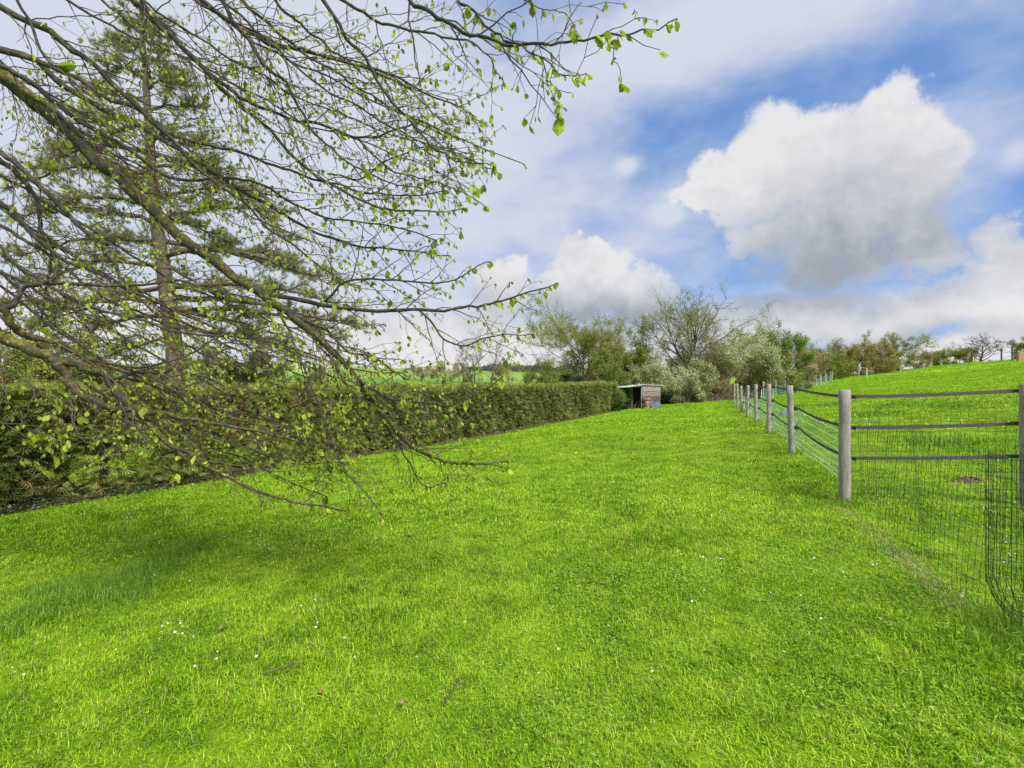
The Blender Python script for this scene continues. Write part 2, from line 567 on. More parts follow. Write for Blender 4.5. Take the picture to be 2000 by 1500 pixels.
def ground_mat():
    m, t, o = new_mat('grassy_ground')
    p, _ = pos_of(t)
    f = noise(t, p, 9, 6, 0.7)
    near = grass_cols(t, p, f)
    near = mixc(t, (noise(t, p, 30, 5, 0.7)).smooth(0.45, 0.62) * 0.45, near, (0.07, 0.15, 0.015))
    # distant fields behind the hedge: young crop and pasture in broad parcels
    s = t.nodes.new('ShaderNodeSeparateXYZ')
    t.links.new(p.k, s.inputs[0])
    x, y = Sk(t, s.outputs[0]), Sk(t, s.outputs[1])
    fl = noise(t, p, 0.03, 3)
    far = mixc(t, (y + x * 0.25 + (fl - 0.5) * 12).smooth(88, 90), (0.14, 0.25, 0.03), (0.22, 0.33, 0.07))
    arc = (((x + 74) * (x + 74)) + (y - 138) * (y - 138) * 0.25).sqrt()
    far = mixc(t, arc.smooth(19.5, 18.5), far, (0.42, 0.50, 0.20))
    near = mixc(t, (40.0 - y).smooth(0, 25) * 0.5, near, mixc(t, noise(t, p, 22, 4), (0.06, 0.13, 0.006), (0.13, 0.20, 0.014)))
    ff = (y - 45 + (x._m('ABSOLUTE')) * 0.0).smooth(0, 25) * (20.0 - x + y * 0.12).smooth(0, 6)
    c = mixc(t, ff, near, far)
    b = t.nodes.new('ShaderNodeBsdfPrincipled')
    t.links.new(c.k, b.inputs['Base Color'])
    b.inputs['Roughness'].default_value = 0.9
    b.inputs['Specular IOR Level'].default_value = 0.1
    bn = t.nodes.new('ShaderNodeBump')
    bn.inputs['Strength'].default_value = 0.7
    bn.inputs['Distance'].default_value = 0.05
    t.links.new(noise(t, p, 14, 8, 0.75).k, bn.inputs['Height'])
    t.links.new(bn.outputs[0], b.inputs['Normal'])
    t.links.new(b.outputs[0], o.inputs['Surface'])
    return m


M['grass'] = grass_mat('grass_blade')
M['clover'] = foliage_mat('clover_leaf', [(0.08, 0.20, 0.012), (0.17, 0.36, 0.02), (0.34, 0.54, 0.07)], trans=0.2, spec=0.15, nscale=2, namp=0.2)
M['tuft'] = foliage_mat('rough_grass', [(0.09, 0.21, 0.015), (0.18, 0.35, 0.02), (0.34, 0.50, 0.06)], trans=0.3, nscale=1.5, namp=0.2)
M['tuft2'] = foliage_mat('lawn_tuft', [(0.10, 0.24, 0.006), (0.22, 0.44, 0.008), (0.45, 0.66, 0.03)], trans=0.3, nscale=1.5, namp=0.35)
M['straw'] = foliage_mat('dead_grass', [(0.30, 0.27, 0.09), (0.52, 0.44, 0.20), (0.68, 0.58, 0.34)], trans=0.2, nscale=3, namp=0.2)
M['ground'] = ground_mat()
M['dead_leaf'] = foliage_mat('dead_leaf', [(0.24, 0.16, 0.07), (0.40, 0.31, 0.15)], trans=0.2, nscale=5)

# ------------------------------------------------------------------ terrain
FP = [(3.97 + 1.5 * k_, 5.5 + 3.5 * k_) for k_ in range(8)]          # posts of the paddock fence
FZ = [0.21, 0.22, 0.25, 0.22, 0.18, 0.14, 0.24, 0.25]
CP = []


def cp(x, y, z): CP.append((x, y, z))
def cpp(px, py, d): CP.append(tuple(at(px, py, d)))


for (x_, y_), z_ in zip(FP, FZ):
    cp(x_, y_, z_)
for q in ((0, 0, 0), (0, 3, 0), (-4, 0, -.05), (4, 0, .08), (-4, 3.5, -.12), (0, 8, -0.04), (0, -10, 0), (-12, -8, -.1), (12, -8, .3),
          (-7.44, 6.7, -.28), (-2.3, 14.8, -.33), (0, 18.4, -.32), (2.6, 22.5, -.22), (5.8, 27.6, -.09), (3.14, 3.14, .08),
          (-13, 5, -.45), (-12, 14, -.5), (-5, 25, -.5), (-40, 0, -1.0), (30, -5, 1.2), (-40, 25, -0.8), (0, 40, -.3), (40, 10, 2.4), (70, 20, 4.0),
          (5, 14, .05), (4, 20, .02), (9, 27, .1)):
    cp(*q)
for q in ((1254, 799, 30), (1300, 789, 33), (1360, 786, 34), (1420, 782, 35), (1491, 782, 32), (1515, 776, 37), (1551, 767, 42),
          (1566, 760, 46), (1580, 757, 50), (1602, 750, 54), (1622, 745, 58), (1693, 737, 60), (1759, 727, 66), (1839, 716, 68), (1900, 709.5, 66),
          (2000, 702, 60), (2000, 760, 20), (1700, 762, 30), (1800, 800, 14), (2000, 800, 12), (1890, 940, 6.5), (1830, 745, 36), (1950, 722, 42),
          (600, 752, 60), (200, 752, 60), (900, 752, 70), (1250, 765, 70), (600, 711, 190), (200, 711, 190), (-300, 711, 190), (1000, 726, 220),
          (1400, 735, 220), (850, 735, 120)):
    cpp(*q)
for q in ((90, 110, 3.5), (60, 110, 2.5), (130, 80, 5.0), (0, 420, 2), (-250, 420, 2), (250, 420, 4), (260, 150, 6), (260, 0, 6), (-260, 0, -3), (-260, 200, 10),
          (0, -40, 0), (-200, -40, -2), (200, -40, 4)):
    cp(*q)
CP = np.array(CP)
SCL = 30.0


def _phi(r): return r


A_ = np.linalg.norm(CP[:, None, :2] - CP[None, :, :2], axis=2) / SCL
n_ = len(CP)
K_ = np.zeros((n_ + 3, n_ + 3))
K_[:n_, :n_] = A_ + np.eye(n_) * -0.004
K_[:n_, n_:] = np.c_[np.ones(n_), CP[:, :2] / SCL]
K_[n_:, :n_] = K_[:n_, n_:].T
W_ = np.linalg.solve(K_, np.r_[CP[:, 2], 0, 0, 0])


def H(x, y):
    x = np.clip(np.asarray(x, float), -260, 260)
    y = np.clip(np.asarray(y, float), -40, 420)
    sh_ = x.shape
    q = np.stack([x.ravel(), y.ravel()], 1)
    outz = np.zeros(len(q))
    for i in range(0, len(q), 20000):
        b = q[i:i + 20000]
        r = np.sqrt(((b[:, None, :] - CP[None, :, :2]) ** 2).sum(2) + 0.6) / SCL
        outz[i:i + 20000] = r @ W_[:n_] + W_[n_] + (b / SCL) @ W_[n_ + 1:]
    xx, yy = q[:, 0], q[:, 1]
    outz += 0.012 * np.sin(xx * 2.1 + 1.3 * np.sin(yy * 1.1)) * np.sin(yy * 1.7 + xx * 0.6) + 0.006 * np.sin(xx * 5.3 + yy * 3.1) * np.sin(yy * 4.7 - xx * 1.9)
    outz += np.clip((yy - 8) / 40, 0, 1) * 0.06 * np.sin(xx * 0.55 + 1.7) * np.sin(yy * 0.43 + xx * 0.2)
    return outz.reshape(sh_)


def h1(x, y): return float(H(np.array([x]), np.array([y]))[0])


def ground_at(px, py, dmax=200.0):
    """where the line of sight through a place of the photograph meets the ground"""
    d = np.geomspace(1.2, dmax, 1500)
    x = (px - 1000) / F * d
    z = EYE + (750 - py) / F * d
    hz = H(x, d)
    i = np.argmax(z < hz)
    if z[i] >= hz[i]:
        i = len(d) - 1
    return np.array([x[i], d[i], hz[i]])


def axis(lo, hi, n, c=0.0, k=6.0):
    s = np.linspace(-1, 1, n)
    a = np.sinh(s * k) / np.sinh(k)
    return np.where(a < 0, -a * (lo - c) * 1.0, a * (hi - c)) + c


gx = axis(-900, 900, 420, 0.0, 7.0)
gy = axis(-600, 1500, 460, 4.0, 7.2)
GX, GY = np.meshgrid(gx, gy)
GZ = H(GX, GY)
g = MB()
nx, ny = len(gx), len(gy)
ii = (np.arange(ny - 1)[:, None] * nx + np.arange(nx - 1)[None, :]).ravel()
g.add(np.stack([GX, GY, GZ], -1).reshape(-1, 3), np.stack([ii, ii + 1, ii + nx + 1, ii + nx], 1))
ground = g.build('ground', M['ground'], smooth=True)
tag(ground, 'green lawn and rising paddock with far fields behind the hedge', 'ground', kind='structure')

# ------------------------------------------------------------------ grass
HEDGE_A, HEDGE_B = np.array([-7.44, 6.7]), np.array([5.83, 27.6])
HD = (HEDGE_B - HEDGE_A) / np.linalg.norm(HEDGE_B - HEDGE_A)
HN = np.array([-HD[1], HD[0]])                                   # away from the lawn


def hedge_side(x, y):                                            # > 0 behind the hedge face
    return (x - HEDGE_A[0]) * HN[0] + (y - HEDGE_A[1]) * HN[1]


def field(x, y, s, seed):
    r_ = np.random.default_rng(seed)
    v = 0
    for _ in range(6):
        a, ph = r_.uniform(0, 2 * math.pi), r_.uniform(0, 6.28)
        f_ = s * r_.uniform(0.6, 1.6)
        v = v + np.sin((x * math.cos(a) + y * math.sin(a)) * f_ + ph)
    return v / 6


def blades(mb, pos, height, width, g_, tint, bend=0.6):
    K = len(pos)
    th = g_.uniform(0, 2 * math.pi, K)
    d = np.stack([np.cos(th), np.sin(th), np.zeros(K)], 1)
    s_ = np.stack([-d[:, 1], d[:, 0], np.zeros(K)], 1)
    up = np.array([0, 0, 1.0])
    b = np.abs(g_.normal(0.0, bend, K))[:, None]
    h = height[:, None]
    w = width[:, None] / 2
    p1 = pos + (up * 0.55 + d * b * 0.25) * h
    p2 = pos + (up * (1 - np.minimum(b, 1.2) * 0.35) + d * b * 0.8) * h
    v = np.stack([pos - s_ * w, pos + s_ * w, p1 + s_ * w * .8, p1 - s_ * w * .8, p2], 1)
    off = (np.arange(K) * 5)[:, None]
    mb.add(v.reshape(-1, 3), off + np.array([[0, 1, 2, 3]]), off + np.array([[3, 2, 4]]), tint=np.repeat(tint, 5))


protos = bpy.data.collections.new('grass_patches')


def proto(name, r, n, hmin, hmax, wid, g_, clover=0, bend=0.6, per=9):
    """blades gathered in small tufts with bare ground showing between"""
    mb = MB()
    m = max(8, n // per)
    a = g_.uniform(0, 2 * math.pi, m)
    q = r * np.sqrt(g_.uniform(0, 1, m))
    cx, cy = q * np.cos(a), q * np.sin(a)
    ch = g_.uniform(.45, 1.15, m) * (1 + .35 * field(cx, cy, 9 / r * .3, 2))
    ct = g_.normal(0, .16, m)
    k_ = g_.integers(0, m, n)
    sg = r * .035 + .006
    px, py = cx[k_] + g_.normal(0, sg, n), cy[k_] + g_.normal(0, sg, n)
    rr = np.hypot(px, py) / r
    fade = 1 - 0.45 * np.clip(rr, 0, 1) ** 3
    pos = np.stack([px, py, np.full(n, -0.006)], 1)
    blades(mb, pos, g_.uniform(hmin, hmax, n) * fade * ch[k_], g_.uniform(0.6, 1.4, n) * wid, g_, np.clip(g_.uniform(0.05, .93, n) + ct[k_], 0, 1) * (1 - .0 * rr), bend)
    o = bpy.data.objects.new(name, mb.mesh(name, M['grass']))
    protos.objects.link(o)
    return o


def clover_proto(name, r, n, g_):
    mb = MB()
    a = g_.uniform(0, 2 * math.pi, n)
    q = r * np.sqrt(g_.uniform(0, 1, n))
    c = np.stack([q * np.cos(a), q * np.sin(a), g_.uniform(0.012, 0.04, n)], 1)
    tv = []
    tf = []
    for k_ in range(3):
        t_ = k_ * 2 * math.pi / 3
        cx, cy = math.cos(t_), math.sin(t_)
        b0 = len(tv)
        for (u, w_, z_) in ((0.05, 0, 0), (0.55, 0.5, 0.12), (1.0, 0.0, 0.05), (0.55, -0.5, 0.12)):
            tv.append((cx * u - cy * w_, cy * u + cx * w_, z_))
        tf.append((b0, b0 + 3, b0 + 2, b0 + 1))
    nrm = np.stack([g_.normal(0, .3, n), g_.normal(0, .3, n), np.ones(n)], 1)
    z = nrm / np.linalg.norm(nrm, axis=1, keepdims=True)
    x, y, _ = frames(np.cross(z, g_.normal(size=(n, 3))), g=g_)
    fy = y
    fx = np.cross(fy, z)
    mb.scatter(tv, tf, None, c, fx, fy, z, g_.uniform(0.005, 0.0095, n), g_.uniform(0, 1, n))
    o = bpy.data.objects.new(name, mb.mesh(name, M['clover']))
    protos.objects.link(o)


gg = np.random.default_rng(3)
proto('a_patch', 0.32, 620, 0.022, 0.052, 0.0036, gg, bend=1.15)
proto('b_patch', 0.32, 560, 0.025, 0.062, 0.0038, gg, bend=0.95)
proto('c_patch', 0.32, 460, 0.030, 0.085, 0.0042, gg, bend=0.8)
clover_proto('d_patch', 0.22, 210, gg)
proto('e_patch', 0.8, 1250, 0.026, 0.058, 0.0078, gg, bend=1.0)
proto('f_patch', 0.8, 1150, 0.028, 0.072, 0.0080, gg, bend=0.85)
proto('g_patch', 2.0, 1500, 0.032, 0.075, 0.020, gg, bend=0.6)
proto('h_patch', 2.0, 1300, 0.035, 0.09, 0.022, gg, bend=0.55)


def sample_region(n, y0, y1, g_, pad=1.3):
    # uniform per area inside the visible wedge
    y = np.sqrt(g_.uniform(y0 ** 2, y1 ** 2, n))
    x = g_.uniform(-1, 1, n) * (1.14 * y + pad)
    return x, y


pts, rots, scls, idx = [], [], [], []
for (y0, y1, n, ids, sc) in ((1.0, 5.2, 1750, (0, 0, 0, 0, 1, 1, 1, 2, 3), 1.0), (4.6, 16, 2500, (4, 4, 5), 1.0), (14.5, 46, 2000, (6, 6, 7), 1.0), (44, 75, 900, (6, 7), 1.6)):
    x, y = sample_region(n, y0, y1, gg)
    fs = hedge_side(x, y)
    keep = (fs < -0.25) | (y > 31) & (x > 4)
    pid = np.array(ids)[gg.integers(0, len(ids), n)]
    fld = field(x, y, 2.2, 5)
    pid = np.where((pid == 3) & (field(x, y, 1.5, 8) < -0.02), 1, pid)
    pid = np.where((pid == 2) & (fld < 0.05), 0, pid)
    s_ = sc * (1.08 + 0.42 * fld + gg.uniform(-.08, .12, n))
    x, y, pid, s_ = x[keep], y[keep], pid[keep], s_[keep]
    z = H(x, y)
    pts.append(np.stack([x, y, z], 1))
    rots.append(gg.uniform(0, 6.28, len(x)))
    scls.append(s_)
    idx.append(pid)
pts, rots, scls, idx = np.concatenate(pts), np.concatenate(rots), np.concatenate(scls), np.concatenate(idx)
me = bpy.data.meshes.new('grass')
me.vertices.add(len(pts))
me.vertices.foreach_set('co', pts.astype(np.float32).ravel())
eps = 0.3
nx_ = -(H(pts[:, 0] + eps, pts[:, 1]) - H(pts[:, 0] - eps, pts[:, 1])) / (2 * eps)
ny_ = -(H(pts[:, 0], pts[:, 1] + eps) - H(pts[:, 0], pts[:, 1] - eps)) / (2 * eps)
tilt = np.stack([-np.arctan(-ny_) * -1 * -1, np.arctan(nx_), rots], 1)
# rotation that tips local z onto the slope, then spins about it
eul = []
for a, b, r_ in zip(nx_, ny_, rots):
    q = Vector((0, 0, 1)).rotation_difference(Vector((a, b, 1)).normalized())
    from mathutils import Quaternion
    eul.append((q @ Quaternion((0, 0, 1), r_)).to_euler())
eul = np.array([tuple(e) for e in eul])
a_ = me.attributes.new('spin', 'FLOAT_VECTOR', 'POINT')
a_.data.foreach_set('vector', eul.astype(np.float32).ravel())
a_ = me.attributes.new('size', 'FLOAT', 'POINT')
a_.data.foreach_set('value', scls.astype(np.float32))
a_ = me.attributes.new('which', 'INT', 'POINT')
a_.data.foreach_set('value', idx.astype(np.int32))
grass = link(bpy.data.objects.new('grass', me))
tag(grass, 'short bright green grass and clover of the lawn and the paddock', 'grass', kind='stuff')
gt = bpy.data.node_groups.new('grass_scatter', 'GeometryNodeTree')
gt.interface.new_socket('Geometry', in_out='INPUT', socket_type='NodeSocketGeometry')
gt.interface.new_socket('Geometry', in_out='OUTPUT', socket_type='NodeSocketGeometry')
gi, go = gt.nodes.new('NodeGroupInput'), gt.nodes.new('NodeGroupOutput')
ci = gt.nodes.new('GeometryNodeCollectionInfo')
ci.inputs['Collection'].default_value = protos
ci.inputs['Separate Children'].default_value = True
ci.inputs['Reset Children'].default_value = True
iop = gt.nodes.new('GeometryNodeInstanceOnPoints')
iop.inputs['Pick Instance'].default_value = True


def named(nm, ty):
    n = gt.nodes.new('GeometryNodeInputNamedAttribute')
    n.data_type = ty
    n.inputs['Name'].default_value = nm
    return n.outputs[0]


e2r = gt.nodes.new('FunctionNodeEulerToRotation')
gt.links.new(named('spin', 'FLOAT_VECTOR'), e2r.inputs[0])
gt.links.new(gi.outputs[0], iop.inputs['Points'])
gt.links.new(ci.outputs[0], iop.inputs['Instance'])
gt.links.new(named('which', 'INT'), iop.inputs['Instance Index'])
gt.links.new(e2r.outputs[0], iop.inputs['Rotation'])
gt.links.new(named('size', 'FLOAT'), iop.inputs['Scale'])
gt.links.new(iop.outputs[0], go.inputs[0])
md = grass.modifiers.new('scatter', 'NODES')
md.node_group = gt


def clump(name, centres, n, h, w, mat, label, cat='grass', spread=0.12, bend=0.6, kind='stuff'):
    mb = MB()
    for (x, y, sp) in centres:
        sp = sp or spread
        xs, ys = gg.normal(x, sp, n), gg.normal(y, sp, n)
        blades(mb, np.stack([xs, ys, H(xs, ys) - .01], 1), gg.uniform(.45, 1, n) * h, gg.uniform(.7, 1.3, n) * w, gg, gg.uniform(0, 1, n), bend)
    o = mb.build(name, mat)
    tag(o, label, cat, kind=kind)
    return o


# longer, darker grass that the mower missed (left of the lawn)
cs = [(*ground_at(px, py)[:2], .13) for px, py in ((20, 1225), (70, 1205), (110, 1185), (160, 1175), (210, 1150), (260, 1135), (300, 1115), (330, 1090), (370, 1075), (400, 1060),
                                                   (150, 1150), (230, 1175), (100, 1160), (280, 1150))]
clump('long_grass', cs, 520, 0.13, 0.005, M['tuft'], 'strip of longer dark green grass on the left of the lawn', bend=0.75)
cs = []
for _ in range(150):
    y_ = math.sqrt(gg.uniform(1.6 ** 2, 8.5 ** 2))
    x_ = gg.uniform(-1, 1) * y_ * 1.05
    if hedge_side(x_, y_) < -1.2:
        cs.append((x_, y_, gg.uniform(.02, .06)))
clump('coarse_grass', cs, 46, 0.085, 0.0045, M['tuft2'], 'coarser longer tufts of grass scattered through the near lawn', bend=0.8)
cs = [(*ground_at(px, py)[:2], sp) for px, py, sp in ((1478, 1106, .05), (1492, 1108, .04), (1490, 1165, .07), (1470, 1162, .05), (430, 1242, .04), (1500, 1172, .05))]
clump('thatch', cs, 260, 0.022, 0.005, M['straw'], 'pale dry bare spots in the lawn in front of the corner post', bend=2.0)
cs = [(x + gg.normal(0, .05), y - .08, .09) for (x, y) in FP] + [(3.97 - .1, 5.4, .12)]
clump('post_foot_grass', cs, 170, 0.16, 0.005, M['tuft'], 'taller grass left standing round the feet of the fence posts', bend=0.45)
cs = [(FP[0][0] - .83 * t_ - .08, FP[0][1] - 2.36 * t_, .07) for t_ in np.linspace(0.03, 1.0, 16)]
clump('dead_grass', cs, 190, 0.055, 0.0045, M['straw'], 'pale dead grass along the foot of the near wire mesh', bend=1.2)
cs = [(3.05 + gg.normal(0, .12), 2.75 + gg.normal(0, .2), .14) for _ in range(9)]
clump('rank_grass', cs, 150, 0.18, 0.006, M['tuft'], 'rank dark grass growing through the mesh roll at the right edge', bend=0.6)
cs = [(*ground_at(px, py)[:2], .35) for px, py in ((1735, 795), (1760, 792), (1620, 792), (1640, 790), (1830, 795), (1860, 797), (1850, 868), (1560, 796), (1700, 812), (1905, 792), (1720, 800))]
clump('meadow_tussocks', cs, 420, 0.24, 0.018, M['tuft'], 'dark green tussocks of rank grass in the paddock', bend=0.7)

# ------------------------------------------------------------------ paddock fence
FD = np.array([1.5, 3.5]) / math.hypot(1.5, 3.5)                 # along the left-hand fence, away from the camera
FN = np.array([FD[1], -FD[0]])                                   # towards the paddock
PH = 1.35
TAPE_H = (1.27, 0.90, 0.53)


def make_post(x, y, h, r, lean, label, ins, ins_dir=(1, 0), group='posts of the paddock fence beside the lawn', seed=0):
    g_ = np.random.default_rng(seed)
    z0 = h1(x, y)
    mb = MB()
    n = 12
    t = np.linspace(0, 1, 9)
    path = np.stack([x + lean[0] * t + g_.normal(0, .0015, 9), y + lean[1] * t, z0 - .15 + t * (h + .15 - .012)], 1)
    rad = r * (1.03 - .05 * t) * (1 + g_.normal(0, .008, 9))
    path = np.vstack([path, path[-1] + [0, 0, .012]])
    rad = np.append(rad, rad[-1] * .86)
    mb.tubes([path], [rad], sides=18)
    o = mb.build('fence_post', M['post'], smooth=False)
    for p in o.data.polygons:
        p.use_smooth = abs(p.normal.z) < .5
    tag(o, label, 'post', group)
    for hh in ins:
        b = MB()
        c = np.array([x + lean[0] * hh / h + ins_dir[0] * (r + .012), y + lean[1] * hh / h + ins_dir[1] * (r + .012), z0 + hh])
        ax = [(ins_dir[0], ins_dir[1], 0), (-ins_dir[1], ins_dir[0], 0), (0, 0, 1)]
        b.box(c, (.03, .032, .072), axes=ax)
        b.box(c + np.array([*ins_dir, 0]) * .022, (.014, .05, .014), axes=ax)
        b.box(c + np.array([*ins_dir, 0]) * .034 + [0, 0, .03], (.014, .03, .03), axes=ax)
        b.box(c + np.array([*ins_dir, 0]) * .034 - [0, 0, .03], (.014, .03, .03), axes=ax)
        b.build('insulator', M['black'], o)
    return o


post_labels = ['thick grey wooden corner post, the nearest and tallest in view',
               'grey wooden fence post next behind the corner post, leaning slightly',
               'grey wooden fence post, third along from the corner post',
               'grey wooden fence post, fourth along from the corner post',
               'grey wooden fence post, fifth along from the corner post',
               'grey wooden fence post, sixth from the corner, blue plastic behind it',
               'grey wooden fence post, last but one towards the bushes',
               'grey wooden fence post farthest up the lawn, next to the bushes']
leans = [(0, 0), (-.045, 0), (0, 0), (.0, 0), (.02, 0), (-.03, 0), (0, .02), (.02, 0)]
for k_, ((x, y), lb, ln) in enumerate(zip(FP, post_labels, leans)):
    make_post(x, y, PH if k_ else 1.36, .061 if k_ == 0 else .056, ln, lb, TAPE_H if k_ else (), tuple(FN), seed=k_)
P2 = np.array([5.72, 5.12])
make_post(P2[0], P2[1], 1.37, .06, (0, 0), 'grey wooden post cut by the right edge of the photo', (), tuple(-FN), seed=20)


def ribbon(pts_, w, th, name, mat, label, cat, group):
    """flat woven tape standing on edge"""
    p = np.asarray(pts_, float)
    t = np.gradient(p, axis=0)
    t /= np.linalg.norm(t, axis=1, keepdims=True)
    s_ = np.cross(t, [0, 0, 1.0])
    s_ /= np.linalg.norm(s_, axis=1, keepdims=True)
    u = np.cross(s_, t)
    ring = [p + s_ * th / 2 + u * w / 2, p + s_ * th / 2 - u * w / 2, p - s_ * th / 2 - u * w / 2, p - s_ * th / 2 + u * w / 2]
    v = np.stack(ring, 1).reshape(-1, 3)
    n = len(p)
    f = []
    for i in range(n - 1):
        for j in range(4):
            f.append((i * 4 + j, i * 4 + (j + 1) % 4, i * 4 + 4 + (j + 1) % 4, i * 4 + 4 + j))
    f += [(0, 1, 2, 3), (n * 4 - 1, n * 4 - 2, n * 4 - 3, n * 4 - 4)]
    mb = MB()
    mb.add(v, f)
    o = mb.build(name, mat)
    tag(o, label, cat, group)
    return o


def hang(a, b, sag, n=10):
    t = np.linspace(0, 1, n)
    p = np.asarray(a)[None] * (1 - t)[:, None] + np.asarray(b)[None] * t[:, None]
    p[:, 2] -= 4 * sag * t * (1 - t)
    return p


names = ['top', 'middle', 'bottom']
for hh, nm, sg in zip(TAPE_H, names, (.02, .05, .07)):
    path = []
    for k_ in range(7):
        a = np.array([*(np.array(FP[k_]) + FN * .115), h1(*FP[k_]) + hh])
        b = np.array([*(np.array(FP[k_ + 1]) + FN * .115), h1(*FP[k_ + 1]) + hh])
        q = hang(a, b, sg)
        path.append(q if k_ == 6 else q[:-1])
    ribbon(np.concatenate(path), .042, .002, 'fence_tape', M['tape'],
           f'{nm} black tape of the fence running away beside the lawn', 'fence tape', 'black tapes of the fence beside the lawn')
    a = np.array([FP[0][0] + .05, FP[0][1] + .085, h1(*FP[0]) + hh])
    b = np.array([P2[0] - .02, P2[1] + .085, h1(*P2) + hh + (.02, .02, .02)[names.index(nm)]])
    c = b + (b - a) * 1.2
    c[2] += .15
    path = np.concatenate([hang(a, b, .012)[:-1], hang(b, c, .02)])
    ribbon(path, .042, .002, 'fence_tape', M['tape'],
           f'{nm} black tape from the corner post to the right edge', 'fence tape', 'black tapes right of the corner post')

# ------------------------------------------------------------------ electric net along the left fence
def cords(paths, r, mat, name, parent, sides=4):
    mb = MB()
    mb.tubes([np.asarray(p) for p in paths], [np.full(len(p), r) for p in paths], sides=sides)
    return mb.build(name, mat, parent)


net = empty('electric_net', (*(np.array(FP[0]) + FN * .16), h1(*FP[0])))
tag(net, 'teal sheep netting with cream strands sagging along the lawn fence', 'netting')
fr = (.06, .17, .28, .40, .54, .70, .84)
tt = np.linspace(0, 7, 7 * 60 + 1)
nrn = np.random.default_rng(11)


def netpt(t, f):
    k_ = np.minimum(t.astype(int), 6)
    u = t - k_
    fx = np.array([p[0] for p in FP])
    fy = np.array([p[1] for p in FP])
    of = (.15 + .10 * np.sin(u * math.pi)) * np.clip(t * 7, 0, 1)
    x = fx[k_] * (1 - u) + fx[k_ + 1] * u + FN[0] * of
    y = fy[k_] * (1 - u) + fy[k_ + 1] * u + FN[1] * of
    sag = 4 * u * (1 - u) * (.03 + .10 * f) + (np.sin(t * 9.1 + f * 7) * .008)
    drop = np.clip((t - 3.5) * .05, 0, .25) * f
    return np.stack([x, y, H(x, y) * .5 + (np.interp(t, range(8), [h1(*p) for p in FP])) * .5 + f * (1 - drop) - sag * (f > .1)], 1)


for f in fr:
    cords([netpt(tt, f)[::6]], .0042, M['strand'], 'strand', net, 5)
vert = []
for t in tt[::1]:
    vert.append(np.concatenate([netpt(np.array([t]), f) for f in fr]))
cords(vert, .0011, M['net'], 'mesh', net, 4)
for t in (2.55, 3.6, 4.5, 5.6):
    a, b = netpt(np.array([t]), -.05)[0], netpt(np.array([t]), .95)[0]
    cords([[a, (a + b) / 2, b]], .009, M['white'], 'stake', net, 8)
# blue sheet hanging behind the sixth post
mb = MB()
bs = np.array(FP[5]) + FN * .35
U, V_ = np.meshgrid(np.linspace(0, 1, 9), np.linspace(0, 1, 9))
pp = np.stack([bs[0] + FD[0] * (U - .5) * .9 + FN[0] * .05 * np.sin(U * 9 + V_ * 3), bs[1] + FD[1] * (U - .5) * .9 + FN[1] * .05 * np.sin(U * 9 + V_ * 3),
               h1(*bs) + .15 + V_ * .75 + .04 * np.sin(U * 5)], -1).reshape(-1, 3)
ff = [(i * 9 + j, i * 9 + j + 1, i * 9 + j + 10, i * 9 + j + 9) for i in range(8) for j in range(8)]
mb.add(pp, ff)
mb.add(pp + np.array([*FN, 0]) * .004, [f[::-1] for f in ff])
o = mb.build('plastic_sheet', M['blue'], smooth=True)
tag(o, 'crumpled blue plastic sheet hanging behind the far end of the lawn fence', 'sheet')


# ------------------------------------------------------------------ welded wire meshes
def wire_panel(name, a, b, top, bottom, dv, dh, r, mat, label, g_, wob=.01, lean=(0, 0), mat_h=None, top_w=None):
    a, b = np.array(a, float), np.array(b, float)
    L = np.linalg.norm(b - a)
    n = int(L / dv)
    d = (b - a) / L
    nn = np.array([-d[1], d[0]])
    root = empty(name, (a[0], a[1], h1(*a)))
    tag(root, label, 'wire mesh')
    V_ = []
    m = 7

    def P_(s_, f):
        w = wob * math.sin(s_ * 5.0 + f * 3) * 2 + wob * math.sin(s_ * 13 + f * 5) + lean[0] * f + lean[1] * f * f
        x, y = a + d * (s_ + .02 * math.sin(f * 4 + s_ * 9)) + nn * w
        z = h1(x, y)
        return np.array([x, y, z + bottom + (top(s_ / L) - bottom) * f])
    for i in range(n + 1):
        V_.append([P_(i * dv, f) for f in np.linspace(-.02, 1.02, m)])
    mb = MB()
    mb.tubes([np.array(v) for v in V_], [np.full(m, r)] * len(V_), sides=4)
    mb.build('upright_wires', mat, root)
    Hh = []
    k_ = int(1.05 / dh)
    for j in range(k_ + 1):
        f = j / k_
        Hh.append([P_(s_, f) for s_ in np.linspace(0, n * dv, max(8, n // 2))])
    mb = MB()
    mb.tubes([np.array(v) for v in Hh], [np.full(len(Hh[0]), r * .85)] * len(Hh), sides=4)
    mb.build('level_wires', mat_h or mat, root)
    return root


B0 = (FP[0][0] + .06, FP[0][1] - .10)
B1 = (FP[0][0] - .83 * 1.45, FP[0][1] - 2.36 * 1.45)
wire_panel('wire_mesh_fence', B0, B1, lambda s: 1.0 + .06 * s, .0, .064, .125, .0015, M['wire'],
           'fine green wire mesh running from the corner post towards the viewer', gg, .008, (.02, .03), M['wire_grey'])
wire_panel('wire_mesh_fence', (FP[0][0] + .09, FP[0][1] + .15), (P2[0] + 1.6, P2[1] - .2), lambda s: 1.06, .0, .092, .11, .0018, M['wire'],
           'coarser dark wire mesh fixed behind the tapes right of corner post', gg, .004)
# loose roll at the right-hand edge
rc = np.array([3.14, 2.84])
root = empty('wire_mesh_roll', (*rc, h1(*rc)))
tag(root, 'loose standing roll of dark wire mesh at the right edge', 'wire mesh')
zb = h1(*rc)
ths = np.arange(0, 2 * math.pi * 2.15, .40)


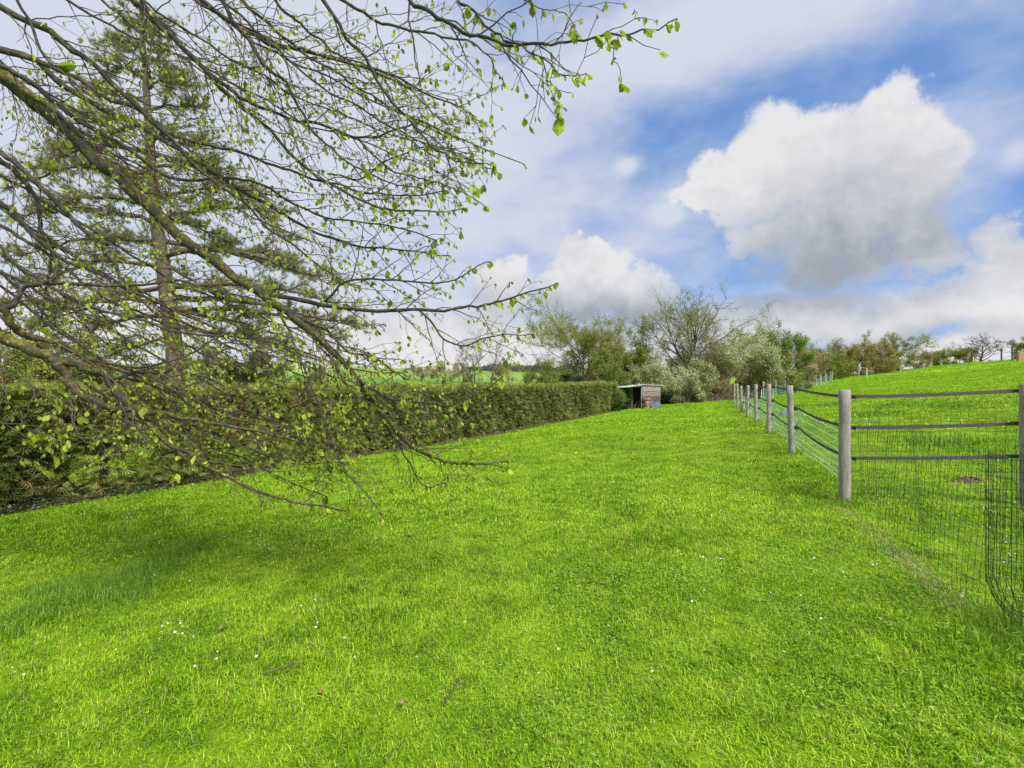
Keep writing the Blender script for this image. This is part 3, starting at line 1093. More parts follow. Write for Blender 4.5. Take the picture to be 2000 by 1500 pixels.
def rollp(th, z):
    r_ = .155 + .022 * th / (2 * math.pi) + .03 * math.sin(th * 1.3)
    flare = max(0, .30 - z) ** 2 * 1.3
    return np.array([rc[0] + r_ * math.cos(th) + flare * 1.3, rc[1] + r_ * .9 * math.sin(th) - flare * .6, zb + z])


mb = MB()
V_ = [np.array([rollp(t, z) for z in np.linspace(-.02, 1.08 + .015 * math.sin(t * 7), 12)]) for t in ths]
mb.tubes(V_, [np.full(12, .0018)] * len(V_), sides=4)
mb.build('upright_wires', M['wire'], root)
mb = MB()
tt2 = np.linspace(0, ths[-1], 70)
V_ = [np.array([rollp(t, z) for t in tt2]) for z in np.arange(.02, 1.07, .115)]
mb.tubes(V_, [np.full(70, .0013)] * len(V_), sides=4)
mb.build('level_wires', M['wire'], root)

# ------------------------------------------------------------------ far paddock fence
FAR = [(1491, 746, 782, 32), (1515, 744, 776, 37), (1533, 743, 771, 39.5), (1551, 739, 767, 42), (1566, 736, 760, 46), (1580, 732, 757, 50), (1593, 732, 754, 52), (1602, 725, 750, 54),
       (1612, 726, 748, 56), (1622, 725, 745, 58)]
far_w = ['first', 'second', 'third', 'fourth', 'fifth', 'sixth', 'seventh', 'eighth', 'ninth', 'tenth']
fpp = []
for i, (px, yt, yb, d) in enumerate(FAR):
    x, y = (px - 1000) / F * d, d
    fpp.append((x, y))
    hgt = (yb - yt) / F * d
    make_post(x, y, hgt, .055, (0, 0), f'small grey post of the far fence, {far_w[i]} counting from the left', (), group='posts of the far paddock fence', seed=40 + i)
for f_, lb in ((.92, 'upper'), (.5, 'lower')):
    path = []
    for i in range(len(fpp) - 1):
        a = np.array([fpp[i][0], fpp[i][1] - .07, h1(*fpp[i]) + 1.25 * f_])
        b = np.array([fpp[i + 1][0], fpp[i + 1][1] - .07, h1(*fpp[i + 1]) + 1.25 * f_])
        q = hang(a, b, .05, 6)
        path.append(q if i == len(fpp) - 2 else q[:-1])
    ribbon(np.concatenate(path), .04, .003, 'fence_tape', M['tape'], f'{lb} black tape along the far row of paddock posts', 'fence tape', 'black tapes of the far paddock fence')
net2 = empty('electric_net', (fpp[0][0], fpp[0][1], h1(*fpp[0])))
tag(net2, 'distant teal netting in front of the far row of posts', 'netting')
sp = [(p[0] - .3, p[1] - .8) for p in fpp]
sp = [((FP[7][0] + 1.0), FP[7][1] - 2.0)] + sp
V_ = []
for hh in (.1, .3, .5, .7, .9):
    V_.append(np.concatenate([hang([*sp[i], h1(*sp[i]) + hh], [*sp[i + 1], h1(*sp[i + 1]) + hh], .06 * hh, 5)[:(5 if i == len(sp) - 2 else 4)] for i in range(len(sp) - 1)]))
cords(V_, .004, M['strand'], 'strands', net2, 4)
V_ = []
for i in range(len(sp) - 1):
    for u in np.linspace(0, 1, 40):
        q = np.array(sp[i]) * (1 - u) + np.array(sp[i + 1]) * u
        z = h1(*q)
        s_ = .24 * u * (1 - u)
        V_.append([[q[0], q[1], z + .08], [q[0], q[1], z + .5 - s_ * .5], [q[0], q[1], z + .9 - s_]])
cords(V_, .003, M['net'], 'mesh', net2, 4)
stk = [(1487, 762, 781, 31), (1510, 762, 777, 36), (1551.5, 742, 767.5, 41), (1568, 748, 759, 45.4), (1583, 743, 757, 49), (1594.5, 733, 754, 51), (1604, 731, 751, 53), (1613.6, 730, 749, 55), (1625.5, 727, 746, 57.5)]
for i, (px, yt, yb, d) in enumerate(stk):
    x, y = (px - 1000) / F * d, d
    z = h1(x, y)
    mb = MB()
    hh = max(.75, (yb - yt) / F * d)
    mb.tubes([np.array([[x, y, z - .1], [x, y, z + hh * .5], [x + .02, y, z + hh]])], [np.array([.03, .03, .022])], sides=8)
    mb.tubes([np.array([[x - .05, y, z + .1], [x + .05, y, z + .1]])], [np.array([.012, .012])], sides=6)
    o = mb.build('fence_stake', M['white'])
    tag(o, f'thin white plastic stake by the far fence, {far_w[i]} from the left', 'stake', 'white stakes by the far fence')
for i, (px, yt, yb, d, mt, lb) in enumerate([(1677, 715, 734, 62, 'post', 'brownish wooden post in front of the hedgerow, right of the far fence'),
                                             (1693, 718, 737, 60, 'white', 'tall white stake on the paddock slope before the hedgerow'),
                                             (1759, 712, 727, 66, 'white', 'white stake on the paddock slope under the widest hedgerow tree'),
                                             (1839, 709, 716, 68, 'white', 'short white stake on the crest left of the bare tree'),
                                             (1901, 697, 710, 66, 'white', 'white stake on the crest just before the bare tree'),
                                             (1956, 680, 706, 62, 'bark', 'left one of the two dark posts on the skyline'),
                                             (1977, 675, 705, 60, 'bark', 'right, taller one of the two dark posts on the skyline')]):
    x, y = (px - 1000) / F * d, d
    z = h1(x, y)
    z1 = EYE + (750 - yt) / F * d
    mb = MB()
    r_ = .09 if mt == 'bark' else .06
    mb.tubes([np.array([[x, y, z - .2], [x, y, (z + z1) / 2], [x, y, z1]])], [np.array([r_, r_, r_ * .9])], sides=10)
    if mt == 'bark':
        mb.box((x, y, z1 - .35), (.22, .22, .12))
    o = mb.build('wooden_post' if mt != 'white' else 'fence_stake', M[mt])
    tag(o, lb, 'post' if mt != 'white' else 'stake')
a, b = at(1956, 690, 62), at(1977, 684, 60)
mb = MB()
for dz in (0, -.7, -1.3):
    mb.tubes([np.concatenate([hang(a + [0, 0, dz], b + [0, 0, dz], .05, 6)[:-1], hang(b + [0, 0, dz], at(2040, 686, 60) + [0, 0, dz], .08, 6)])], [np.full(11, .018)], sides=5)
o = mb.build('fence_wire', M['wire'])
tag(o, 'wires strung between the two dark skyline posts', 'wire')

# ------------------------------------------------------------------ things lying in the grass
mb = MB()
c = ground_at(1893, 942)
U, V_ = np.meshgrid(np.linspace(0, 1, 12), np.linspace(0, 2 * math.pi, 33))
wx, wy = .24 * (1 + .3 * np.sin(V_ * 3 + 1)), .17 * (1 + .3 * np.sin(V_ * 5))
hx_, hy_ = c[0] + U * np.cos(V_) * wx, c[1] + U * np.sin(V_) * wy
pp = np.stack([hx_, hy_, H(hx_, hy_) - .01 + .06 * (1 - U ** 2) * (1 + .4 * np.sin(U * 19 + V_ * 7))], -1).reshape(-1, 3)
mb.add(pp, [(a * 12 + b, a * 12 + b + 1, a * 12 + b + 13, a * 12 + b + 12) for a in range(32) for b in range(11)])
o = mb.build('earth_heap', plain('brown_earth', (.16, .10, .075), .95, .3))
tag(o, 'small patch of bare brown earth in the paddock behind the mesh', 'earth heap')
dx = at(1536, 816, 13.2)
for i, (px, py, d, c_, lb, sz) in enumerate([(1531, 813, 13.0, (.20, .20, .23), 'crushed grey rag of plastic lying behind the second post', .16),
                                             (1548, 824, 12.2, (.42, .17, .05), 'rust orange scrap lying in the grass right of the second post', .14)]):
    mb = MB()
    q0 = ground_at(px, py)
    U, V_ = np.meshgrid(np.linspace(0, 1, 9), np.linspace(0, 2 * math.pi, 15))
    rr = sz * (.6 + .6 * np.abs(np.sin(V_ * 2 + i))) * np.sin(U * math.pi / 2) * (1 + .25 * np.sin(U * 9 + V_ * 5))
    pp = np.stack([q0[0] + rr * np.cos(V_), q0[1] + rr * np.sin(V_), h1(q0[0], q0[1]) + sz * 1.1 * np.cos(U * math.pi / 2) * (1 + .3 * np.sin(V_ * 3 + U * 5))], -1).reshape(-1, 3)
    mb.add(pp, [(a * 9 + b, a * 9 + b + 1, a * 9 + b + 10, a * 9 + b + 9) for a in range(14) for b in range(8)])
    o = mb.build('scrap', plain('scrap_%d' % i, c_, .7, .5))
    tag(o, lb, 'scrap')

stick_lb = ['thin grey stick lying on the lawn, nearest the bottom left', 'bent brown stick lying in the grass near the bottom centre', 'short pale stick near the wire mesh foot',
            'brown stick lying under the wire mesh']
for (a_, b_), lb in zip((((522, 1330), (592, 1306)), ((868, 1392), (902, 1338)), ((1608, 1080), (1648, 1092)), ((1878, 1132), (1918, 1149))), stick_lb):
    a, b = ground_at(*a_), ground_at(*b_)
    t = np.linspace(0, 1, 9)[:, None]
    p = a * (1 - t) + b * t
    p[:, :2] += gg.normal(0, .006, (9, 2))
    p[:, 2] = H(p[:, 0], p[:, 1]) + .045
    mb = MB()
    mb.tubes([p], [np.linspace(.0045, .002, 9)], sides=6)
    q = p[4] + [.05, .03, .015]
    mb.tubes([np.array([p[4], (p[4] + q) / 2, q])], [np.array([.0025, .002, .0012])], sides=5)
    o = mb.build('fallen_twig', M['twig'] if 'grey' not in lb else M['bark'])
    tag(o, lb, 'twig')
for (px, py), lb in zip(((577, 1207), (627, 1366), (785, 1388), (1480, 1105), (430, 1240), (590, 1066)),
                        ('curled pale brown dead leaf alone in mid lawn', 'larger curled brown dead leaf left of the bottom centre', 'brown dead leaf beside the bent stick',
                         'dry yellow leaf in front of the fence corner', 'dark brown dead leaves on the bare spot at left', 'small reddish dead leaf under the twig tips')):
    q = ground_at(px, py)
    mb = MB()
    U, V_ = np.meshgrid(np.linspace(-1, 1, 5), np.linspace(-1, 1, 7))
    w_ = .011 * np.sqrt(np.clip(1.02 - V_ ** 2, 0, 1))
    an = gg.uniform(0, 3)
    lx, ly = U * w_ * .8, V_ * .016
    pp = np.stack([q[0] + lx * math.cos(an) - ly * math.sin(an), q[1] + lx * math.sin(an) + ly * math.cos(an), q[2] + .03 + .01 * U ** 2 + .008 * V_ ** 2 + lx * .3], -1).reshape(-1, 3)
    mb.add(pp, [(a * 5 + b, a * 5 + b + 1, a * 5 + b + 6, a * 5 + b + 5) for a in range(6) for b in range(4)])
    o = mb.build('fallen_leaf', M['dead_leaf'])
    tag(o, lb, 'leaf')

# daisies and dandelions
def flowers(name, spots, r, mat, label, hgt):
    mb = MB()
    n = len(spots)
    an = np.linspace(0, 2 * math.pi, 9)[:-1]
    tv = [(0, 0, .15)] + [(math.cos(a), math.sin(a), 0) for a in an]
    tf = [(0, i + 1, (i + 1) % 8 + 1) for i in range(8)]
    p = np.array(spots)
    p = np.c_[p, H(p[:, 0], p[:, 1]) + hgt * gg.uniform(.8, 1.3, n)]
    z = np.stack([gg.normal(0, .25, n), gg.normal(-.2, .25, n), np.ones(n)], 1)
    z /= np.linalg.norm(z, axis=1, keepdims=True)
    x = np.cross(z, gg.normal(size=(n, 3)))
    x /= np.linalg.norm(x, axis=1, keepdims=True)
    mb.scatter(tv, None, tf, p, x, np.cross(z, x), z, gg.uniform(.6, 1.1, n) * r, gg.uniform(0, 1, n))
    o = mb.build(name, mat)
    tag(o, label, 'flowers', kind='stuff')


sp_ = []
for px, py, sx_, sy_, n in ((345, 1240, 16, 12, 9), (370, 1012, 14, 6, 14), (252, 1020, 14, 6, 10), (520, 1076, 10, 8, 6), (480, 1100, 8, 8, 3), (140, 1018, 20, 4, 4), (1625, 1130, 24, 14, 9),
                            (1705, 1130, 20, 12, 4), (1925, 992, 10, 6, 8), (1960, 1040, 25, 40, 12), (1878, 1180, 8, 4, 3), (1480, 905, 12, 8, 8), (40, 1340, 12, 8, 3), (660, 980, 60, 12, 8), (900, 900, 80, 10, 10), (1500, 860, 40, 10, 6), (1400, 1110, 25, 8, 5), (1980, 1140, 12, 30, 6)):
    for _ in range(n):
        q = ground_at(px + gg.normal(0, sx_), py + gg.normal(0, sy_), 30)
        sp_.append(q[:2])
for _ in range(70):
    q = ground_at(gg.uniform(0, 1650), gg.uniform(900, 1350), 30)
    sp_.append(q[:2])
flowers('daisies', sp_, .0078, M['white_flower'], 'little white daisies dotted over the lawn and under the mesh', .06)
sp_ = []
for _ in range(420):
    px, py = gg.uniform(1560, 2000), gg.uniform(712, 850)
    q = ground_at(px, py, 75)
    if q[1] < 66 and (q[0] - FP[0][0]) * FN[0] + (q[1] - FP[0][1]) * FN[1] > .5:
        sp_.append(q[:2])
for _ in range(16):
    q = ground_at(gg.uniform(1100, 1500), gg.uniform(800, 930), 30)
    sp_.append(q[:2])
flowers('dandelions', sp_, .024, M['yellow_flower'], 'yellow dandelions scattered over the rising paddock', .11)

# ------------------------------------------------------------------ hedge
HL = float(np.linalg.norm(HEDGE_B - HEDGE_A))
FROND_V = []
FROND_F = []


def frond_template():
    v, f = [], []

    def tri(a, b, c):
        i = len(v)
        v.extend([a, b, c])
        f.append((i, i + 1, i + 2))
    tri((-.05, 0, 0), (.05, 0, 0), (0, 1, -.1))
    for yy, l in ((.12, .42), (.32, .40), (.52, .30), (.72, .2)):
        for s_ in (-1, 1):
            tri((0, yy, 0), (0, yy + .10, 0), (s_ * l, yy + .30, -.06 - .05 * l))
            tri((s_ * l * .45, yy + .12, 0), (s_ * l * .6, yy + .2, 0), (s_ * l * .5, yy + .42, -.1))
    return v, f


FRV, FRF = frond_template()


def hpt(s_, off, z):
    """point of the hedge: metres along, metres back from its face, height over the ground"""
    x = HEDGE_A[0] + HD[0] * s_ + HN[0] * off
    y = HEDGE_A[1] + HD[1] * s_ + HN[1] * off
    return x, y, H(x, y) + z


def hedge(name, s0, s1, n_per_m, label, hg, wd, sparse, seed, size):
    g_ = np.random.default_rng(seed)
    root = empty(name, hpt(np.array(s0), np.array(.5), np.array(0.0))[:3])
    tag(root, label, 'hedge')
    top = lambda s_: hg + .03 * np.sin(s_ * 1.7) + .02 * np.sin(s_ * 4.3)
    bulge = lambda s_, z: .10 * np.sin(s_ * 1.9 + z * 2.0) + .07 * np.sin(s_ * 4.7 - z * 3.1) + .05 * np.sin(s_ * 9.3 + z * 6)
    L = s1 - s0
    # face
    n = int(n_per_m * L)
    s_ = g_.uniform(s0, s1, n)
    z = g_.uniform(.02, 1, n) ** .9 * top(s_)
    depth = np.abs(g_.normal(0, .13, n))
    under = np.clip(.22 - z, 0, .3) * .5
    off = bulge(s_, z) * .8 + depth + under
    gap = np.zeros(n, bool)
    if sparse:
        gf = field(s_ * 1.0, z * 1.6, 3.0, 17) + .1 * g_.normal(size=n)
        inner = (s_ > sparse[0]) & (s_ < sparse[1]) & (z < 1.0)
        gap = inner & (z > .12) & (gf > .13 - .10 * (z < .7)) & (g_.uniform(size=n) < .85)
    k_ = ~gap
    s_, z, off = s_[k_], z[k_], off[k_]
    x, y, zz = hpt(s_, off, z)
    n = len(s_)
    d = -HN[None, :] * g_.uniform(.3, 1.0, n)[:, None] + HD[None, :] * g_.normal(0, .7, n)[:, None]
    d3 = np.c_[d, g_.normal(-.05, .45, n)]
    fx, fy, fz = frames(d3, np.tile([0, 0, 1.0], (n, 1)) + g_.normal(0, .45, (n, 3)), g_)
    mb = MB()
    tint = np.clip((.50 if sparse else .40) + .25 * field(s_, z * 1.3, 1.6, seed + 3) + g_.normal(0, .15, n), 0, .72)
    dead = (field(s_, z * 2, 2.6, seed + 9) > .22) & (g_.uniform(size=n) < (.6 if sparse else .28))
    tint = np.where(dead, .95, tint)
    mb.scatter(FRV, None, FRF, np.stack([x, y, zz], 1), fx, fy, fz, g_.uniform(.7, 1.35, n) * size, tint)
    if sparse:
        n = 2600
        s_ = g_.uniform(sparse[0], sparse[1], n)
        z = g_.uniform(0, 1, n) ** 1.6 * 1.0 + .03
        x, y, zz = hpt(s_, g_.uniform(.1, .9, n), z)
        fx, fy, fz = frames(g_.normal(size=(n, 3)) * [1, 1, .4], np.tile([0, 0, 1.0], (n, 1)), g_)
        mb.scatter(FRV, None, FRF, np.stack([x, y, zz], 1), fx, fy, fz, g_.uniform(.6, 1.2, n) * size, g_.uniform(.2, 1, n))
    # back and inside
    n = int(n_per_m * L * .35)
    s_ = g_.uniform(s0, s1, n)
    z = g_.uniform(.45, 1, n) * top(s_)
    x, y, zz = hpt(s_, g_.uniform(.15, wd, n), z)
    fx, fy, fz = frames(g_.normal(size=(n, 3)), g=g_)
    mb.scatter(FRV, None, FRF, np.stack([x, y, zz], 1), fx, fy, fz, g_.uniform(.8, 1.3, n) * size, g_.uniform(.1, .5, n))
    mb.build('foliage', M['hedge'], root)
    # trimmed top with pale new growth
    mb = MB()
    n = int(n_per_m * L * .55)
    s_ = g_.uniform(s0, s1, n)
    off = g_.uniform(-.08, wd + .05, n)
    x, y, zz = hpt(s_, off, top(s_) - .06 + .05 * g_.normal(size=n) - .25 * np.clip(.12 - off, 0, .3))
    d3 = np.stack([g_.normal(0, .7, n), g_.normal(0, .7, n), g_.uniform(.1, .9, n)], 1)
    fx, fy, fz = frames(d3, np.tile([0, 0, 1.0], (n, 1)) + g_.normal(0, .6, (n, 3)), g_)
    mb.scatter(FRV, None, FRF, np.stack([x, y, zz], 1), fx, fy, fz, g_.uniform(.5, 1.0, n) * size, g_.uniform(0, 1, n))
    mb.build('trimmed_top', M['hedge_top'], root)
    # dark inner wood as a lumpy body
    segs = [(s0 + .05, s1 - .05, -.15)] if not sparse else [(s0 + .05, sparse[0], -.15), (sparse[0], sparse[1], .92), (sparse[1], s1 - .05, -.15)]
    mb = MB()
    for a, b, zb_ in segs:
        m = max(4, int((b - a) / .35))
        ss = np.linspace(a, b, m)
        prof = [(.40, 0), (.26, .25), (.24, .55), (.26, .85), (.34, 1.0), (wd - .25, 1.0), (wd - .15, .5), (wd - .25, 0)]
        V_ = []
        for i_, s__ in enumerate(ss):
            for o_, f_ in prof:
                zz_ = zb_ + (top(s__) - .22 - zb_) * f_
                x, y, z3 = hpt(np.array(s__), np.array(o_ + .05 * math.sin(s__ * 7 + f_ * 9)), zz_)
                V_.append((float(x), float(y), float(z3)))
        np_ = len(prof)
        f4 = [(i * np_ + j, i * np_ + (j + 1) % np_, (i + 1) * np_ + (j + 1) % np_, (i + 1) * np_ + j) for i in range(m - 1) for j in range(np_)]
        f3 = [(0, j, j + 1) for j in range(1, np_ - 1)] + [((m - 1) * np_, (m - 1) * np_ + j + 1, (m - 1) * np_ + j) for j in range(1, np_ - 1)]
        mb.add(V_, f4, f3)
    mb.build('inner_growth', M['hedge_core'], root)
    # trunks
    for s__ in np.sort(g_.uniform(s0 + .3, s1, int((s1 - s0) / .7))) if sparse else np.arange(s0 + .3, s1, 1.1):
        if not sparse and s__ > s0 + 6:
            continue
        mb = MB()
        s2 = s__ + g_.normal(0, .1)
        pth = [hpt(np.array(s2 + .03 * k), np.array(.5 + g_.normal(0, .015)), np.array(z)) for k, z in enumerate((-.1, .3, .7, 1.1, 1.4))]
        mb.tubes([np.array(pth, float)], [np.array([.06, .05, .045, .04, .03]) * g_.uniform(.8, 1.3)], sides=8)
        if sparse:
            ps, rs = [], []
            for _ in range(34):
                z0 = g_.uniform(.1, 1.2)
                a = np.array(hpt(np.array(s2), np.array(.5), np.array(z0)), float)
                b = np.array(hpt(np.array(s2 + g_.normal(0, .45)), np.array(.5 - g_.uniform(.1, .55)), np.array(z0 + g_.normal(-.05, .12))), float)
                ps.append(np.array([a, (a + b) / 2 + g_.normal(0, .02, 3), b]))
                rs.append(np.array([.010, .007, .003]))
            mb.tubes(ps, rs, sides=4)
        mb.build('trunk', M['bark'], root, smooth=True)
    return root


hedge('conifer_hedge', -7.0, 6.2, 1350, 'ragged spruce hedge at the left with gaps low down showing light', 1.80, 1.0, (.8, 5.0), 21, .17)
hedge('conifer_hedge', 6.2, 14.0, 900, 'dark clipped hedge in the middle, between the ragged spruce part and the lighter end', 1.84, 1.0, None, 22, .15)
hedge('conifer_hedge', 14.0, HL + .2, 800, 'greener clipped end of the hedge, beside the wooden shed', 1.80, 1.05, None, 23, .14)

# ivy and litter along its foot
n = 11000
s_ = gg.uniform(-7, HL, n)
off = gg.normal(-.10, .14, n)
x, y, zz = hpt(s_, off, gg.uniform(.02, .08, n))
fx, fy, fz = frames(np.stack([gg.normal(size=n), gg.normal(size=n), gg.normal(0, .3, n)], 1), np.tile([0, 0, 1.0], (n, 1)), gg)
LEAF5 = [(0, 0, 0), (-.38, .4, .10), (0, .5, 0), (.38, .4, .10), (0, 1, -.04)]
LEAF5F = [(0, 2, 1), (0, 3, 2), (1, 2, 4), (2, 3, 4)]
mb = MB()
mb.scatter(LEAF5, None, LEAF5F, np.stack([x, y, zz], 1), fx, fy, fz, gg.uniform(.03, .07, n), gg.uniform(0, 1, n))
o = mb.build('leaf_litter', M['dry'])
tag(o, 'brown litter of dead needles and leaves under the hedge', 'litter', kind='stuff')
n = 2600
s_ = gg.uniform(-6, 3.5, n)
x, y, zz = hpt(s_, gg.normal(-.12, .10, n), gg.uniform(.03, .13, n))
fx, fy, fz = frames(np.stack([gg.normal(size=n), gg.normal(size=n), gg.normal(0, .5, n)], 1), np.tile([0, 0, 1.0], (n, 1)), gg)
mb = MB()
mb.scatter(LEAF5, None, LEAF5F, np.stack([x, y, zz], 1), fx, fy, fz, gg.uniform(.03, .06, n), gg.uniform(0, 1, n))
o = mb.build('ivy', M['fol_dark'])
tag(o, 'low dark ivy creeping at the foot of the ragged hedge', 'ivy', kind='stuff')


# ------------------------------------------------------------------ trees
def wander(a, d, L, n, g_, wob=.12, up=0.0):
    """a crooked branch"""
    p = [np.asarray(a, float)]
    d = d / (np.linalg.norm(d) + 1e-9)
    st = L / (n - 1)
    for _ in range(n - 1):
        d = d + g_.normal(0, wob, 3) + np.array([0, 0, up])
        d /= np.linalg.norm(d)
        p.append(p[-1] + d * st)
    return np.array(p)


def rot_about(d, ang, az, g_=None):
    d = d / np.linalg.norm(d)
    ref = np.array([0, 0, 1.0]) if abs(d[2]) < .9 else np.array([1.0, 0, 0])
    a = np.cross(d, ref)
    a /= np.linalg.norm(a)
    b = np.cross(d, a)
    s_ = a * math.cos(az) + b * math.sin(az)
    return d * math.cos(ang) + s_ * math.sin(ang)


def tree(name, px, d, y_top, w_px, mat, label, seed, cat='tree', group=None, stems=1, bare=False, leaf=.13, dens=1.0, low=.22, lean=0.0, trunk_r=None, base_x=None, flat=.0, y_base=None,
         clad=False, nb=15, bark='bark', leaf_n=5):
    g_ = np.random.default_rng(seed)
    bx = base_x if base_x is not None else px
    x, y = (bx - 1000) / F * d, d
    z0 = h1(x, y) if y_base is None else EYE + (750 - y_base) / F * d
    top = EYE + (750 - y_top) / F * d
    h = top - z0
    w = w_px / F * d / 2 * 1.12
    cx = (px - 1000) / F * d - x
    root = empty(name, (x, y, z0))
    tag(root, label, cat, group)
    tr = trunk_r or h * .022
    paths, radii, tips, tdirs = [], [], [], []
    cz = z0 + h * (low + (1 - low) * .5)
    chh = h * (1 - low) * .5

    def reach(a, dd):
        # distance to the crown's ellipsoid surface along dd
        c = np.array([x + cx, y, cz])
        s_ = np.array([w, w, chh])
        o_ = (a - c) / s_
        v = dd / s_
        A, B, C_ = v @ v, 2 * o_ @ v, o_ @ o_ - 1
        q = B * B - 4 * A * C_
        if q <= 0:
            return h * .15
        return max(h * .08, (-B + math.sqrt(q)) / (2 * A))
    trunks = []
    for s_ in range(stems):
        az = g_.uniform(0, 6.28)
        dd = np.array([math.cos(az) * .25 * (stems > 1) + lean, math.sin(az) * .2 * (stems > 1), 1.0])
        off = np.array([math.cos(az), math.sin(az), 0]) * (w * .25 if stems > 1 else 0)
        t_ = wander(np.array([x, y, z0 - .1]) + off, dd, h * (.62 if stems == 1 else .60), 9, g_, .09)
        paths.append(t_)
        radii.append(np.linspace(tr, tr * .25, 9) / math.sqrt(stems))
        trunks.append(t_)
        m = max(4, int(nb / stems))
        for k_ in range(m):
            f = low * .8 + (1 - low * .8) * (k_ + g_.uniform(0, 1)) / m
            i = min(7, int(f * 8))
            a = t_[i] + (t_[i + 1] - t_[i]) * (f * 8 - i if i < 7 else .5)
            az = k_ * 2.4 + g_.uniform(-.5, .5)
            el = (1 - flat) * (.05 + 1.0 * f) + g_.normal(0, .15)
            dd = np.array([math.cos(az) * math.cos(el), math.sin(az) * math.cos(el), math.sin(el)])
            L = reach(a, dd) * g_.uniform(.72, 1.08)
            b = wander(a, dd, L, 8, g_, .13, .02)
            r0 = tr * (.45 - .2 * f) / math.sqrt(stems)
            paths.append(b)
            radii.append(np.linspace(r0, r0 * .15, 8))
            for j in range(int(7 * max(.7, dens ** .5))):
                u = g_.uniform(.22, 1.0) * 7
                i2 = min(6, int(u))
                a2 = b[i2] + (b[i2 + 1] - b[i2]) * (u - i2)
                d2 = rot_about(b[i2 + 1] - b[i2], g_.uniform(.5, 1.1), g_.uniform(0, 6.28))
                L2 = L * g_.uniform(.16, .42)
                c_ = wander(a2, d2, L2, 5, g_, .16, .03)
                paths.append(c_)
                radii.append(np.linspace(r0 * .3, r0 * .08, 5))
                for q in range(4 if not bare else 8):
                    i3 = g_.integers(1, 4)
                    d3 = rot_about(c_[i3 + 1] - c_[i3], g_.uniform(.4, 1.0), g_.uniform(0, 6.28))
                    e = wander(c_[i3], d3, L2 * g_.uniform(.35, .8), 4, g_, .15, .05)
                    paths.append(e)
                    radii.append(np.array([1, .8, .6, .4]) * max(r0 * .09, .006 * d / 30))
                    tips.append(e)
                tips.append(c_)
            tips.append(b[3:])
    tm = MB()
    tm.tubes(paths[:0] + trunks, [np.linspace(tr, tr * .25, 9) / math.sqrt(stems)] * len(trunks), sides=8)
    tm.build('trunk', M[bark], root, smooth=True)
    bm_ = MB()
    tset = {id(t) for t in trunks}
    pr = [(p, r) for p, r in zip(paths, radii) if id(p) not in tset]
    bm_.tubes([p for p, _ in pr], [r for _, r in pr], sides=4, cap=False)
    bm_.build('branches', M[bark], root)
    if clad:
        n = 900
        t_ = trunks[0]
        f = g_.uniform(0, .62, n) * 8
        i = f.astype(int)
        a = t_[i] + (t_[i + 1] - t_[i]) * (f - i)[:, None]
        a = a + g_.normal(0, tr * .75, (n, 3))
        fx, fy, fz = frames(g_.normal(size=(n, 3)), g=g_)
        cm = MB()
        cm.scatter(LEAF5, None, LEAF5F, a, fx, fy, fz, g_.uniform(.10, .2, n), g_.uniform(0, .6, n))
        cm.build('ivy', M['fol_dark'], root)
    if not bare:
        pos = []
        for e in tips:
            k_ = g_.poisson(leaf_n * dens * 2.6 * (len(e) / 4))
            if k_:
                u = g_.uniform(0, len(e) - 1.001, k_)
                i = u.astype(int)
                q = e[i] + (e[i + 1] - e[i]) * (u - i)[:, None] + g_.normal(0, leaf * .9, (k_, 3))
                pos.append(q)
        pos = np.concatenate(pos)
        n = len(pos)
        fx, fy, fz = frames(g_.normal(size=(n, 3)), g=g_)
        cl = field(pos[:, 0] * 1.0 + pos[:, 2], pos[:, 1] * .6 + pos[:, 2] * .9, 1.6, seed)
        lm = MB()
        lm.scatter(LEAF5, None, LEAF5F, pos, fx, fy, fz, g_.uniform(.5, 1.2, n) * leaf * .85, np.clip(.5 + .4 * cl + g_.normal(0, .22, n), 0, 1))
        lm.build('crown', M[mat], root)
    return root


row = 'trees and bushes of the hedgerow beyond the lawn'
tree('hawthorn_tree', 1095, 34, 596, 182, 'fol_olive', 'wide olive green tree with layered boughs above the hedge, left of the shed', 101, group=row, base_x=1120, nb=45, flat=.22, dens=2.8, leaf=.085, low=.12, lean=-.12, stems=3)
tree('hawthorn_tree', 1195, 36, 630, 120, 'fol_olive', 'smaller olive green tree right of the wide layered one', 102, group=row, nb=30, flat=.2, dens=2.4, leaf=.105, low=.1, stems=2)
tree('slim_tree', 1256, 35.5, 612, 62, 'fol_green', 'slim dark stemmed green tree rising behind the shed roof', 103, group=row, nb=26, dens=1.4, leaf=.11, low=.15)
tree('plum_tree', 1337, 36, 580, 205, 'fol_pale', 'tallest open crowned tree with pale buds and an ivy covered trunk', 104, group=row, nb=34, dens=1.5, leaf=.095, low=.34, clad=True, trunk_r=.20, leaf_n=4)
tree('blossoming_bush', 1272, 33.6, 712, 110, 'fol_blossom', 'low bush with creamy white blossom just behind the shed', 105, cat='bush', group=row, stems=3, nb=27, dens=1.6, leaf=.11, low=.05)
tree('blossoming_bush', 1345, 34.8, 700, 95, 'fol_blossom', 'creamy blossom bush under the tallest tree, right of the shed', 106, cat='bush', group=row, stems=3, nb=27, dens=1.2, leaf=.12, low=.05)
tree('bronze_bush', 1385, 38, 672, 130, 'fol_tan', 'bronze tinted bush filling in behind the blossoms', 107, cat='bush', group=row, stems=4, nb=20, dens=1.8, leaf=.12, low=.05)
tree('blackthorn_tree', 1422, 36.5, 640, 130, 'fol_blossom', 'pale green blackthorn in blossom with a slanting dark trunk', 108, group=row, nb=20, dens=1.5, leaf=.12, low=.28, lean=.15, base_x=1408)
tree('blackthorn_bush', 1480, 39, 650, 110, 'fol_blossom', 'rounded whitish green blackthorn above the end of the lawn fence', 109, cat='bush', group=row, nb=20, dens=1.9, leaf=.13, low=.15, stems=3)
